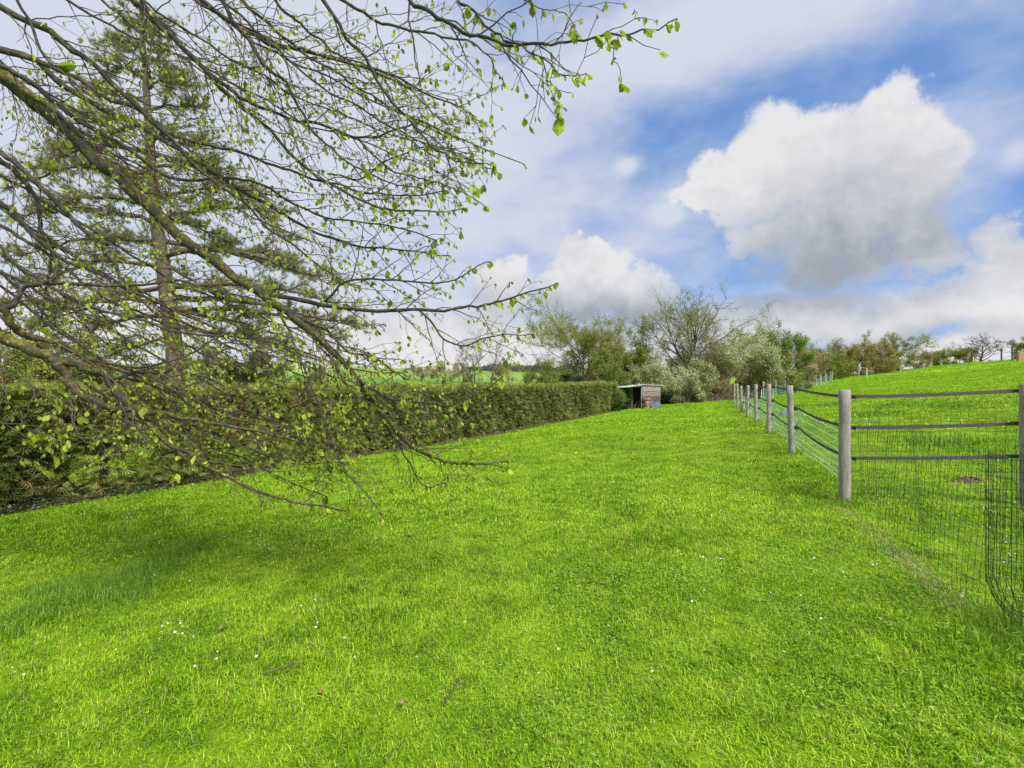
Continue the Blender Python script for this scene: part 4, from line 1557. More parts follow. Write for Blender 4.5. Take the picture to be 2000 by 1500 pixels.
tree('green_tree', 1502, 43, 628, 128, 'fol_green', 'bushy green tree with upright shoots right of the blackthorn', 119, group=row, nb=24, dens=1.9, leaf=.13, low=.08, stems=3)
tree('willow_bush', 1556, 47, 668, 92, 'fol_tan', 'straw coloured bush sloping down behind the far fence posts', 111, cat='bush', group=row, nb=22, dens=2.0, leaf=.14, low=.05, stems=4)
tree('green_bush', 1500, 40, 715, 100, 'fol_olive', 'dark shaded bush at the foot of the bushy green tree', 112, cat='bush', group=row, nb=16, dens=1.6, leaf=.13, low=.02, stems=3)
far_row = 'trees of the far hedgerow along the paddock'
FT = [(1585, 660, 48, 62, 'fol_gold', 'golden green tree, first of the far hedgerow'), (1612, 690, 55, 60, 'fol_green', 'low bright green bush in front of the far hedgerow'),
      (1622, 660, 50, 66, 'fol_tan', 'thin twiggy brownish tree, second of the far hedgerow'), (1648, 662, 52, 66, 'fol_gold', 'golden tree, third of the far hedgerow'),
      (1676, 659, 56, 67, 'fol_gold', 'dense golden tree in the middle of the far hedgerow'), (1704, 658, 48, 69, 'fol_tan', 'brownish open tree right of the dense golden one'),
      (1728, 661, 46, 70, 'fol_olive', 'narrow olive tree left of the widest hedgerow tree'), (1763, 656, 82, 70, 'fol_olive', 'widest olive tree with a leaning crown in the far hedgerow'),
      (1798, 686, 44, 72, 'fol_tan', 'low brownish tree at the right end of the hedgerow block'), (1638, 705, 80, 64, 'fol_olive', 'undergrowth bush below the middle of the far hedgerow'),
      (1715, 700, 80, 68, 'fol_gold', 'yellowish undergrowth bush below the right of the far hedgerow'),
      (1848, 683, 46, 76, 'fol_olive', 'small olive tree on the crest, left of the bare tree'), (1880, 678, 44, 76, 'fol_olive', 'olive tree on the crest touching the bare tree'),
      (2005, 655, 60, 70, 'fol_olive', 'dark green tree cut by the right edge on the skyline')]
for i, (px, yt, w_, d, mt, lb) in enumerate(FT):
    tree('hedgerow_tree', px, d, yt, w_, mt, lb, 200 + i, group=far_row, nb=16, dens=1.35 if mt != 'fol_tan' else .8, leaf=.17, low=.08, stems=2, flat=.1)
tree('bare_tree', 1915, 70, 655, 74, 'fol_olive', 'leafless grey tree on the crest at the right', 230, bare=True, nb=18, low=.15, trunk_r=.2)
tree('bare_tree', 942, 62, 640, 112, 'fol_olive', 'leafless pinkish grey tree far behind the hedge, left of centre', 231, bare=True, nb=26, low=.1, stems=4, trunk_r=.22)
tree('blossoming_bush', 1060, 31.5, 705, 72, 'fol_green', 'light green bush with few white flowers behind the hedge', 232, cat='bush', nb=20, dens=1.6, leaf=.10, low=.02, stems=4)
tree('green_bush', 1175, 32, 690, 110, 'fol_green', 'yellow green bush behind the hedge end, left of the shed', 233, cat='bush', group=row, nb=22, dens=1.8, leaf=.11, low=.02, stems=4)
tree('brown_bush', 1150, 33, 705, 56, 'fol_tan', 'dark brown twiggy bush behind the hedge end', 234, cat='bush', group=row, nb=18, dens=.8, leaf=.10, low=.02, stems=4)
tree('dark_bush', 1120, 31.5, 712, 40, 'fol_dark', 'dark evergreen bush behind the hedge under the layered tree', 238, cat='bush', group=row, nb=18, dens=1.5, leaf=.10, low=.02, stems=3)
tree('holly_bush', 1212, 30.0, 762, 22, 'fol_dark', 'glossy dark holly bush against the left side of the shed', 235, cat='bush', nb=20, dens=2.6, leaf=.085, low=.0, stems=3)
tree('yew_bush', 1196, 28.6, 752, 38, 'fol_green', 'soft green conifer bush between the hedge end and the holly', 236, cat='bush', nb=20, dens=2.4, leaf=.085, low=.0, stems=4)
tree('ivy_bush', 1301, 33, 757, 30, 'fol_dark', 'dark ivy grown bush over the right end of the shed', 237, cat='bush', nb=14, dens=1.8, leaf=.09, low=.0, stems=3)
for i, (px, d, yt, w_, mt, lb) in enumerate([(860, 75, 705, 60, 'fol_tan', 'brownish shrub in the far field, behind the beech twigs'), (905, 85, 702, 60, 'fol_tan', 'brownish shrub left of the bare tree'),
                                             (985, 80, 708, 56, 'fol_tan', 'brownish shrub right of the bare tree'), (815, 90, 712, 50, 'fol_tan', 'small distant brown shrub at the field edge')]):
    tree('field_shrub', px, d, yt, w_, mt, lb, 250 + i, cat='shrub', group='shrubs at the edge of the far field', nb=12, dens=.8, leaf=.2, low=.05, stems=3)
for i, (px, d, yt, w_, mt, lb) in enumerate([(30, 13, 655, 170, 'fol_olive', 'yellowish bush behind the hedge at the left edge'), (140, 13.5, 660, 130, 'fol_olive', 'yellowish bush behind the hedge, left of the pine'),
                                             (225, 14.5, 690, 90, 'fol_tan', 'brown twiggy shrub behind the hedge at the pine foot'), (420, 15, 700, 110, 'needle', 'dark conifer shrub behind the hedge, right of the pine trunk'),
                                             (520, 16, 690, 120, 'needle', 'second dark conifer shrub behind the hedge'), (590, 17, 715, 80, 'needle', 'small dark shrub behind the hedge, nearest the open field')]):
    tree('garden_shrub', px, d, yt, w_, mt, lb, 260 + i, cat='shrub', group='shrubs behind the left of the hedge', nb=26, dens=2.3, leaf=.075, low=.02, stems=4, leaf_n=8)

tree('green_bush', 1235, 38, 700, 150, 'fol_green', 'broad fresh green bush filling in behind the shed', 240, cat='bush', group=row, nb=30, dens=1.6, leaf=.12, low=.02, stems=4)
tree('green_bush', 1325, 40, 690, 150, 'fol_olive', 'olive bush behind the trunk of the tallest tree', 241, cat='bush', group=row, nb=30, dens=1.6, leaf=.12, low=.02, stems=4)
tree('bronze_bush', 1440, 41, 700, 120, 'fol_tan', 'tan undergrowth bush between the blackthorns', 242, cat='bush', group=row, nb=27, dens=1.6, leaf=.12, low=.02, stems=4)
tree('brown_bush', 1385, 35.5, 742, 90, 'fol_tan', 'low reddish brown bush by the dry brambles', 243, cat='bush', group=row, nb=24, dens=1.2, leaf=.08, low=.02, stems=4)
# dry undergrowth right of the shed
ps, rs = [], []
for _ in range(1500):
    px = gg.uniform(1290, 1470)
    d = gg.uniform(33.5, 38)
    x = (px - 1000) / F * d
    z = h1(x, d)
    dd = np.array([gg.normal(0, .7), gg.normal(0, .5), gg.uniform(.3, 1)])
    ps.append(wander((x, d, z), dd, gg.uniform(.3, 1.3), 4, gg, .25, -.08))
    rs.append(np.array([1, .8, .6, .4]) * gg.uniform(.008, .016))
mb = MB()
mb.tubes(ps, rs, sides=3, cap=False, tints=gg.uniform(0, 1, len(ps)))
o = mb.build('bramble_thicket', M['dry'])
tag(o, 'tangle of dry brown brambles under the trees right of the shed', 'undergrowth', kind='stuff')
# wood on the distant ridge
n = 14000
px = gg.uniform(905, 1125, n)
d = gg.uniform(225, 245, n)
x = (px - 1000) / F * d
hz = (2.6 + 2.2 * (field(x, d * .2, .35, 4) + .4)) * (.35 + .65 * np.clip((px - 905) / 80, 0, 1))
z = H(x, d) + gg.uniform(0, 1, n) * hz
fx, fy, fz = frames(gg.normal(size=(n, 3)), g=gg)
mb = MB()
mb.scatter(LEAF5, None, LEAF5F, np.stack([x, d, z], 1), fx, fy, fz, gg.uniform(.7, 1.4, n), gg.uniform(0, 1, n))
o = mb.build('distant_wood', M['far_wood'])
tag(o, 'dark strip of woodland on the far ridge', 'wood', kind='stuff')

# ------------------------------------------------------------------ shed
M['shed_wood'] = surf_mat('weathered_boards', [(0.25, (0.09, 0.07, 0.055)), (0.5, (0.22, 0.175, 0.145)), (0.75, (0.36, 0.295, 0.25))], scale=5, bump=.5, stretch=(.6, .6, 3), rough=.9, use_tint=.5)
M['tin'] = surf_mat('corrugated_tin', [(0.3, (0.30, 0.33, 0.36)), (0.7, (0.55, 0.57, 0.58))], scale=3, bump=0, rough=.45)
M['brick'] = surf_mat('old_brick', [(0.3, (0.33, 0.13, 0.08)), (0.7, (0.48, 0.27, 0.19))], scale=12, bump=.3)
M['tarp'] = plain('grey_tarp', (0.10, 0.115, 0.14), .5, .3, 3)
M['cutwood'] = surf_mat('cut_logs', [(0.3, (0.16, 0.10, 0.06)), (0.7, (0.40, 0.29, 0.19))], scale=6, bump=.4, use_tint=.8)
SCo = at(1254, 799, 30)
SCo[2] = h1(SCo[0], SCo[1])
u1 = np.array([1.75, 1.5, 0]) / math.hypot(1.75, 1.5)            # along the boarded wall
u2 = np.array([-1.5, 1.75, 0]) / math.hypot(1.75, 1.5)           # along the open front
SX = [tuple(u1), tuple(u2), (0, 0, 1)]
W1, W2, HS = 2.15, 1.75, 1.50
shed = empty('shed', tuple(SCo))
tag(shed, 'small weathered board shed with corrugated tin roof at the end of the lawn', 'shed')


def sp3(a, b, z): return SCo + u1 * a + u2 * b + np.array([0, 0, z])


for wname, cc, ax in (('board_wall', lambda t, z: sp3(W1 * t, 0, z), u1), ('back_wall', lambda t, z: sp3(W1 * t, W2, z), u1)):
    mb = MB()
    nb_ = 5
    for j in range(nb_):
        hgt_ = (HS + .3) / nb_
        mb.box(cc(.5, -.3 + hgt_ * (j + .5)), (W1, .05, hgt_ - .018), axes=SX, tint=gg.uniform(0, 1))
    for t in (.03, .5, .97):
        mb.box(cc(t, .6) + u2 * .045, (.06, .045, HS + .5), axes=SX, tint=.2)
    mb.build(wname, M['shed_wood'], shed)
mb = MB()
mb.box(sp3(W1 - .03, W2 / 2, HS / 2 - .12), (.05, W2 - .08, HS + .3), axes=SX)
mb.build('end_wall', M['shed_wood'], shed)
mb = MB()
for j in range(5):
    hgt_ = (HS + .3) / 5
    mb.box(sp3(.0, W2 - .48, -.3 + hgt_ * (j + .5)), (.05, .88, hgt_ - .018), axes=SX, tint=gg.uniform(0, 1))
mb.build('front_boards', M['shed_wood'], shed)
mb = MB()
mb.box(sp3(-.03, .03, HS / 2 - .1), (.035, .04, HS + .2), axes=SX)
mb.build('corner_trim', M['tin'], shed)
mb = MB()
mb.box(sp3(.0, W2 - .96, HS / 2 - .15), (.08, .07, HS + .2), axes=SX, tint=.9)
mb.box(sp3(.0, (W2 - .96) / 2, HS - .07), (.06, W2 - 1.04, .10), axes=SX, tint=.7)
mb.build('door_frame', M['shed_wood'], shed)
mb = MB()                                                        # corrugated roof, waves across the boarded wall
nu, nv = 112, 2
va, fa = [], []
for layer in (0, -.012):
    for j, bb in enumerate((-.12, W2 + .15)):
        for i in range(nu):
            a_ = -1.75 + (W1 + 1.9) * i / (nu - 1)
            zc = HS + .06 + .028 * math.sin(i * 1.18) + layer + (-.10 * max(0, -a_)) - .02 * a_ - .05 * bb
            va.append(sp3(a_, bb, zc))
for L_ in (0, 1):
    for i in range(nu - 1):
        q = L_ * 2 * nu + i
        fa.append((q, q + 1, q + nu + 1, q + nu) if L_ == 0 else (q, q + nu, q + nu + 1, q + 1))
for i in range(nu - 1):
    fa.append((i, i + 2 * nu, i + 2 * nu + 1, i + 1))
    fa.append((i + nu, i + nu + 1, i + 3 * nu + 1, i + 3 * nu))
mb.add(va, fa)
mb.build('roof', M['tin'], shed, smooth=True)
mb = MB()
for a_ in (-.5, .4, 1.4):
    mb.box(sp3(a_, W2 / 2, HS - .005), (.06, W2 + .1, .05), axes=SX, tint=.3)
mb.build('rafters', M['shed_wood'], shed)
mb = MB()
mb.box(sp3(-.05, .25, HS + .13), (.22, .11, .10), axes=SX)
mb.box(sp3(.05, .40, HS + .12), (.10, .21, .08), axes=SX)
o = mb.build('brick', M['brick'])
tag(o, 'reddish brick weighing down the corner of the shed roof', 'brick')
mb = MB()
for i in range(6):
    a = sp3(-.15 + gg.uniform(0, .2), .15 + gg.uniform(0, .8), 0)
    b = sp3(.2 + gg.uniform(0, .2), .2 + gg.uniform(0, .7), .75 + gg.uniform(-.3, .1))
    mb.tubes([np.array([a, (a + b) / 2, b])], [np.full(3, .018)], sides=5, tints=[.4])
o = mb.build('loose_poles', M['cutwood'])
tag(o, 'brown poles leaning in the dark doorway of the shed', 'poles')
mb = MB()
for i in range(26):
    a = sp3(gg.uniform(-.05, 1.2), -.12 - gg.uniform(0, .12), .62 + gg.uniform(-.05, .08))
    d_ = u1 * gg.uniform(-.12, .12) + u2 * gg.uniform(-.1, .1) + np.array([0, 0, gg.uniform(-.02, .03)])
    mb.tubes([np.array([a - d_, a, a + d_])], [np.full(3, gg.uniform(.02, .04))], sides=6, tints=[gg.uniform(0, 1)])
for i in range(16):
    a = sp3(gg.uniform(-.1, .75), -.18 - gg.uniform(0, .22), .05 + gg.uniform(0, .42))
    mb.box(a, (gg.uniform(.10, .28), .05, gg.uniform(.10, .30)), rot=gg.uniform(-.4, 1.2), tint=gg.uniform(.3, 1))
o = mb.build('firewood_pile', M['cutwood'])
tag(o, 'pile of split firewood and planks leaning on the shed wall', 'firewood')
mb = MB()
U, V_ = np.meshgrid(np.linspace(0, 1, 16), np.linspace(0, 1, 10))
A2 = .45 + U * 1.35
B2 = -.10 - .45 * (1 - V_) ** 1.2 - .05 * np.sin(U * 11 + V_ * 4)
Z2 = -.08 + V_ * (.60 + .12 * np.sin(U * 6)) + .03 * np.sin(U * 17)
pp = np.stack([SCo[i_] + u1[i_] * A2 + u2[i_] * B2 + (Z2 if i_ == 2 else 0) for i_ in range(3)], -1).reshape(-1, 3)
ff = [(i * 16 + j, i * 16 + j + 1, i * 16 + j + 17, i * 16 + j + 16) for i in range(9) for j in range(15)]
mb.add(pp, ff)
mb.add(pp - u2 * -.01, [f[::-1] for f in ff])
o = mb.build('tarpaulin', M['tarp'], smooth=True)
tag(o, 'crumpled dark grey tarpaulin over wood against the shed wall', 'tarpaulin')
mb = MB()
for i in range(5):
    mb.tubes([np.array([at(1334 + i * 13, 762, 35.5), at(1335 + i * 13, 795, 35.5)])], [np.array([.04, .04])], sides=6)
mb.tubes([np.array([at(1332, 764, 35.5), at(1360, 763, 35.5), at(1388, 765, 35.5)])], [np.array([.03, .03, .03])], sides=6)
o = mb.build('rail_fence', M['shed_wood'])
tag(o, 'broken old wooden railing among the dry brambles', 'railing')
# brick wall glimpsed at the right edge of the skyline
mb = MB()
q = at(1998, 700, 58)
mb.box((q[0] + 2.0, q[1], h1(q[0], q[1]) + .35), (5.4, .3, 1.3))
o = mb.build('brick_wall', M['brick'])
tag(o, 'low reddish brick wall on the crest at the right edge', 'wall')

# ------------------------------------------------------------------ pine behind the hedge
def pine():
    g_ = np.random.default_rng(77)
    D = 14.0
    tk = np.array([at(344, 745, D), at(342, 690, D), at(332, 620, D), at(322, 540, D), at(306, 440, D), at(298, 360, D), at(292, 270, D), at(286, 180, D), at(280, 90, D), at(276, 20, D)])
    tk[0, 2] = h1(tk[0, 0], tk[0, 1]) - .2
    root = empty('pine_tree', (tk[0, 0], tk[0, 1], tk[0, 2] + .2))
    tag(root, 'tall pine with spreading flat layers of needles behind the hedge', 'tree')
    mb = MB()
    mb.tubes([tk], [np.array([.27, .24, .22, .20, .17, .15, .12, .09, .06, .03])], sides=12)
    mb.build('trunk', M['pine_bark'], root, smooth=True)
    paths, radii, tips = [], [], []
    # (start height pixel, tip px, tip py, rise)
    LB = [(500, 560, 505), (560, 640, 590), (600, 660, 660), (640, 600, 700), (470, 610, 540), (430, 560, 410), (380, 500, 380), (330, 430, 330), (300, 560, 470), (270, 400, 290),
          (220, 380, 210), (170, 350, 160), (120, 330, 120), (80, 310, 70), (560, 80, 640), (520, 60, 560), (470, 40, 500), (440, 90, 420), (400, 30, 430), (360, 110, 330), (300, 100, 290),
          (250, 160, 230), (200, 180, 180), (150, 210, 130), (100, 220, 90), (620, 130, 690), (660, 440, 715), (660, 200, 700), (590, 20, 600), (340, 20, 370), (240, 60, 330), (520, 480, 620), (420, 450, 480),
          (350, 330, 420), (610, 560, 690), (480, 200, 480), (380, 230, 370), (280, 330, 250), (140, 290, 130), (580, 700, 640), (500, 650, 560), (60, 250, 40), (60, 300, 40)]
    for i, (ys, tx, ty) in enumerate(LB):
        f = np.interp(ys, [20, 745], [1, 0])
        yy = EYE + (750 - ys) / F * D
        a = np.array([np.interp(-yy, -tk[::-1, 2], tk[::-1, 0]) if False else np.interp(yy, tk[:, 2], tk[:, 0]), D, yy])
        dd = D + g_.uniform(-1.0, 1.6) * abs(tx - 300) / 250
        b = at(tx, ty, dd)
        t = np.linspace(0, 1, 9)[:, None]
        L = np.linalg.norm(b - a)
        p = a * (1 - t) + b * t
        p[:, 2] += (np.sin(t[:, 0] * math.pi) * .12 * L * g_.uniform(.2, 1)) + np.r_[0, g_.normal(0, .05, 7), 0]
        p[:, 1] += np.r_[0, g_.normal(0, .08, 7), 0]
        r0 = .035 + .012 * L
        paths.append(p)
        radii.append(np.linspace(r0, .012, 9))
        for j in range(int(14 + 5 * L)):
            u = g_.uniform(.22, 1.0) * 8
            i2 = min(7, int(u))
            a2 = p[i2] + (p[i2 + 1] - p[i2]) * (u - i2)
            d2 = (p[i2 + 1] - p[i2])
            d2 = d2 / np.linalg.norm(d2)
            az = g_.uniform(-1.2, 1.2)
            d2 = np.array([d2[0] * math.cos(az) - d2[1] * math.sin(az), d2[0] * math.sin(az) + d2[1] * math.cos(az), d2[2] * .4 + g_.normal(0, .18)])
            s_ = wander(a2, d2, g_.uniform(.35, .95), 5, g_, .14, .06)
            paths.append(s_)
            radii.append(np.linspace(.014, .006, 5))
            for q in range(5):
                i3 = g_.integers(1, 4)
                e = wander(s_[i3], rot_about(s_[i3 + 1] - s_[i3], g_.uniform(.4, .9), g_.uniform(0, 6.28)), g_.uniform(.12, .30), 3, g_, .1, .15)
                paths.append(e)
                radii.append(np.array([.007, .006, .004]))
                tips.append(e)
            tips.append(s_[2:])
    mb = MB()
    mb.tubes(paths, radii, sides=5, cap=False)
    mb.build('boughs', M['pine_bark'], root, smooth=True)
    # needle tufts
    pos, dr = [], []
    for e in tips:
        for _ in range(3):
            i = g_.integers(0, len(e) - 1)
            u = g_.uniform(.2, 1)
            pos.append(e[i] + (e[i + 1] - e[i]) * u)
            dr.append(e[i + 1] - e[i])
    pos, dr = np.array(pos), np.array(dr)
    tv, tf = [], []
    for k_ in range(11):
        th, el = g_.uniform(0, 6.28), g_.uniform(.1, 1.25)
        d = np.array([math.cos(th) * math.cos(el), math.sin(el), math.sin(th) * math.cos(el)])
        s_ = np.cross(d, g_.normal(size=3))
        s_ = s_ / np.linalg.norm(s_) * .036
        b0 = len(tv)
        tv += [tuple(-s_), tuple(s_), tuple(d)]
        tf.append((b0, b0 + 1, b0 + 2))
    fx, fy, fz = frames(dr, g=g_)
    mb = MB()
    n = len(pos)
    mb.scatter(tv, None, tf, pos, fx, fy, fz, g_.uniform(.09, .16, n), np.clip(.45 + .3 * field(pos[:, 0], pos[:, 2] * 2, 1.5, 3) + g_.normal(0, .2, n), 0, 1))
    mb.build('needles', M['needle'], root)


pine()

# ------------------------------------------------------------------ the near tree whose boughs hang into the view
# allowed reach of the twigs, as the photograph shows the crown's edge
EDGE = [(0, 1200), (30, 1290), (95, 1350), (110, 1150), (240, 1095), (262, 960), (330, 965), (400, 925), (440, 905), (510, 900), (535, 1000), (550, 1085), (620, 1060), (690, 1052),
        (730, 1000), (800, 960), (850, 975), (895, 1000), (935, 990), (958, 880), (965, 770), (1015, 755), (1030, 300)]
LOW = [(0, 880), (200, 905), (300, 935), (420, 960), (520, 1000), (640, 1005), (745, 1015), (1000, 1015), (1400, 1015)]
EY, EX = np.array([e[0] for e in EDGE]), np.array([e[1] for e in EDGE])
LX, LY = np.array([e[0] for e in LOW]), np.array([e[1] for e in LOW])


def outside(p):
    if p[1] < .35:
        return False
    px, py = 1000 + p[0] / p[1] * F, 750 - (p[2] - EYE) / p[1] * F
    if py < -60 or px < -60:
        return False
    return px > np.interp(py, EY, EX) or py > np.interp(px, LX, LY)


# name: list of (px, py), depth start, depth end, width start, width end (photograph pixels)
LIMBS = [
    ([(0, 145), (90, 215), (180, 300), (250, 365), (330, 440), (420, 510), (500, 568), (560, 612), (620, 662), (690, 732), (750, 815), (800, 868), (860, 900), (935, 905), (992, 900)], 3.1, 3.7, 32, 3, 1.0),
    ([(505, 570), (600, 588), (720, 608), (850, 606), (940, 598), (1010, 580), (1078, 556)], 3.38, 3.2, 11, 2.5, .9),
    ([(820, 607), (860, 650), (900, 672), (960, 658), (1040, 652)], 3.26, 3.1, 5, 2, .8),
    ([(560, 612), (600, 628), (640, 648), (690, 690), (735, 702), (800, 742)], 3.42, 3.4, 9, 2.5, .8),
    ([(600, 645), (655, 720), (700, 775), (760, 800), (840, 820)], 3.45, 3.4, 5, 2, .8),
    ([(735, 800), (765, 845), (800, 905), (830, 950), (872, 945)], 3.6, 3.6, 4, 2, .5),
    ([(690, 732), (735, 768), (800, 785), (862, 790), (930, 772), (985, 728)], 3.5, 3.0, 6, 2, .9),
    ([(540, 600), (560, 640), (590, 712), (620, 790), (645, 850), (680, 925), (715, 958), (745, 1012)], 3.4, 3.1, 6, 2, .25),
    ([(620, 602), (660, 560), (700, 548), (760, 547), (830, 550), (880, 548), (920, 525), (955, 510)], 3.36, 3.2, 6, 2, .8),
    ([(0, 652), (50, 678), (90, 694), (118, 718), (138, 750), (165, 775), (205, 790), (250, 798), (304, 806), (360, 817), (440, 830), (540, 850), (620, 880)], 2.85, 3.2, 24, 3.5, 1.0),
    ([(101, 700), (157, 713), (187, 726), (213, 741), (250, 792), (329, 860), (380, 893), (450, 935), (540, 970), (620, 990), (682, 1000)], 2.95, 3.3, 20, 2.5, .55),
    ([(0, 603), (30, 640), (60, 655), (110, 668), (150, 690), (200, 712), (300, 745), (400, 790), (520, 838), (640, 878)], 2.8, 3.4, 17, 2.5, .9),
    ([(205, 738), (270, 728), (340, 722), (400, 735), (470, 765), (560, 768), (640, 760)], 3.05, 3.3, 8, 2, .7),
    ([(170, 700), (230, 716), (330, 706), (400, 672), (470, 650), (550, 632)], 3.0, 3.2, 6, 2, .7),
    ([(130, 760), (140, 800), (150, 845), (172, 865), (230, 850), (300, 842)], 2.98, 2.8, 5, 2, .9),
    ([(230, 770), (248, 815), (225, 865), (190, 898), (140, 920)], 3.0, 2.7, 4, 1.6, .8),
    ([(0, 605), (24, 596), (40, 570), (80, 555), (110, 553), (200, 560), (280, 555), (350, 550), (430, 570), (520, 585)], 2.8, 3.1, 13, 2.5, .7),
    ([(0, 95), (75, 118), (150, 156), (210, 192), (270, 212), (345, 268), (450, 295), (540, 325), (620, 352), (700, 372), (780, 385), (870, 372)], 2.9, 3.4, 13, 2.5, .9),
    ([(0, 100), (60, 112), (120, 165), (200, 215), (300, 262), (380, 310), (470, 370), (540, 410), (610, 450), (700, 480), (790, 490), (880, 500)], 3.3, 3.5, 15, 2.5, .9),
    ([(0, 15), (90, 60), (170, 115), (240, 180), (300, 240), (350, 290), (400, 340), (470, 400), (560, 470), (640, 530), (700, 560)], 2.7, 3.3, 15, 2.5, .7),
    ([(0, 128), (75, 170), (135, 220), (210, 265), (270, 305), (345, 348), (450, 348), (510, 360), (580, 400), (660, 430), (760, 440), (850, 470)], 3.0, 3.5, 12, 2.5, .9),
    ([(270, -20), (300, 40), (340, 75), (400, 135), (450, 190), (530, 260), (600, 330), (680, 380), (760, 410), (850, 415), (905, 408)], 3.0, 3.4, 12, 2.5, .9),
    ([(270, 5), (300, 35), (327, 59), (367, 101), (412, 147), (460, 181), (513, 208), (567, 235), (633, 248), (700, 270), (753, 264), (820, 240), (880, 262)], 3.2, 3.5, 13, 2.5, .9),
    ([(425, -20), (465, 53), (508, 112), (553, 160), (580, 197), (600, 240), (660, 300), (740, 350), (830, 365)], 2.8, 3.2, 10, 2.5, .8),
    ([(370, -15), (450, 40), (492, 67), (540, 88), (593, 101), (647, 115), (700, 131), (780, 150), (850, 190), (910, 215), (940, 240)], 3.0, 3.3, 10, 2.5, .9),
    ([(615, -20), (673, 67), (716, 120), (753, 181), (800, 237), (845, 290), (880, 308), (930, 318), (967, 326)], 2.6, 2.9, 9, 2, .6),
    ([(525, -20), (556, 21), (593, 51), (633, 85), (668, 115), (713, 125), (790, 165), (860, 230), (900, 250)], 3.2, 3.4, 7, 2, .9),
    ([(655, -10), (713, 29), (780, 51), (860, 72), (930, 90), (965, 130), (985, 160)], 2.8, 2.9, 8, 2, .9),
    ([(770, -20), (800, 5), (860, 40), (930, 70), (1020, 85), (1110, 80), (1190, 72), (1260, 60), (1320, 42)], 1.9, 1.8, 10, 2.5, .6),
    ([(985, 80), (1040, 100), (1090, 140), (1150, 147)], 1.85, 1.8, 5, 2, .7),
    ([(1040, 100), (1065, 135), (1080, 180), (1090, 230)], 1.85, 1.8, 3.5, 1.6, .8),
    ([(880, -20), (930, 30), (980, 70), (1010, 84)], 2.0, 1.86, 7, 4, .7),
    ([(1185, 75), (1200, 110), (1218, 160)], 1.8, 1.75, 2.5, 1.5, .8),
    ([(1010, -15), (1040, 10), (1090, 20), (1130, 70)], 1.9, 1.8, 3, 1.5, .8),
    ([(0, 313), (35, 340), (67, 380), (77, 441), (99, 476), (90, 560), (78, 640)], 3.3, 3.6, 13, 3, .5),
    ([(0, 300), (59, 348), (88, 375), (133, 420), (187, 471), (221, 508), (240, 548), (267, 583), (320, 615), (400, 650), (470, 690), (560, 722), (640, 750)], 3.0, 3.5, 12, 2.5, .8),
    ([(0, 393), (27, 415), (67, 460), (107, 495), (160, 521), (240, 560), (330, 600), (420, 640), (520, 690), (620, 722), (720, 770)], 3.1, 3.5, 11, 2.5, .8),
    ([(0, 487), (53, 535), (107, 567), (187, 604), (240, 617), (320, 639), (400, 652), (500, 665), (600, 690), (700, 722), (790, 730)], 2.9, 3.3, 8, 2.5, .8),
    ([(0, 530), (80, 572), (187, 625), (280, 682), (380, 742), (480, 792), (580, 852), (640, 905)], 3.1, 3.5, 7, 2.5, .8),
    ([(240, 735), (330, 762), (420, 792), (520, 822), (620, 850), (690, 868)], 3.2, 3.5, 6, 2, 1.0),
    ([(230, 745), (300, 790), (380, 835), (460, 868), (540, 893), (610, 905), (672, 905)], 3.2, 3.5, 6, 2, 1.0),
    ([(0, 720), (60, 750), (100, 765), (115, 790), (100, 812)], 2.6, 2.5, 4, 1.6, .8),
    ([(-10, 820), (40, 835), (80, 845), (110, 850)], 2.5, 2.5, 3.5, 1.6, .8),
    ([(20, 880), (60, 905), (90, 915)], 2.6, 2.6, 3, 1.6, .8),
    ([(30, -10), (75, 90), (120, 140), (160, 190), (200, 245)], 2.2, 2.4, 7, 3, .15),
    ([(640, 340), (700, 350), (780, 300), (860, 290), (920, 300)], 3.4, 3.3, 4, 2, .9),
    ([(700, 270), (760, 330), (830, 350), (900, 372), (948, 400)], 3.4, 3.3, 4, 2, .9),
]
# the smaller boughs that run beside the big ones
fr_ = np.random.default_rng(99)
for _ in range(20):
    if fr_.uniform() < .62:
        x0, y0 = -20, fr_.uniform(-20, 600)
    else:
        x0, y0 = fr_.uniform(0, 600), -20
    px, py = x0, y0
    slope = fr_.uniform(.55, .95)
    pts_ = [(px, py)]
    L = fr_.uniform(380, 820)
    s_ = 0
    while s_ < L:
        st = 85
        pts_.append((pts_[-1][0] + st * math.cos(math.atan(slope)), pts_[-1][1] + st * math.sin(math.atan(slope)) + fr_.normal(0, 7)))
        slope = max(.05, slope * fr_.uniform(.82, 1.0))
        s_ += st
    d0 = fr_.uniform(2.9, 4.2)
    LIMBS.append((pts_, d0, d0 + fr_.uniform(0, .5), fr_.uniform(4.5, 9), 2, .75))

TRUNK = np.array([-6.2, 2.6])
g_ = np.random.default_rng(5)
beech = empty('beech_tree', (TRUNK[0], TRUNK[1], h1(*TRUNK)))
tag(beech, 'large tree leaning in from the left with mossy boughs and unfolding leaves', 'tree')
tz = h1(*TRUNK)
mb = MB()
tp = np.array([[TRUNK[0], TRUNK[1], tz - .2], [TRUNK[0], TRUNK[1], tz + .8], [TRUNK[0] + .05, TRUNK[1], tz + 2.5], [TRUNK[0] - .03, TRUNK[1] + .05, tz + 5], [TRUNK[0], TRUNK[1], tz + 7.5], [TRUNK[0] + .1, TRUNK[1], tz + 9.5]])
mb.tubes([tp], [np.array([.42, .34, .30, .24, .15, .06])], sides=16, tints=[1.0])
mb.build('trunk', M['moss_bark'], beech, smooth=True)


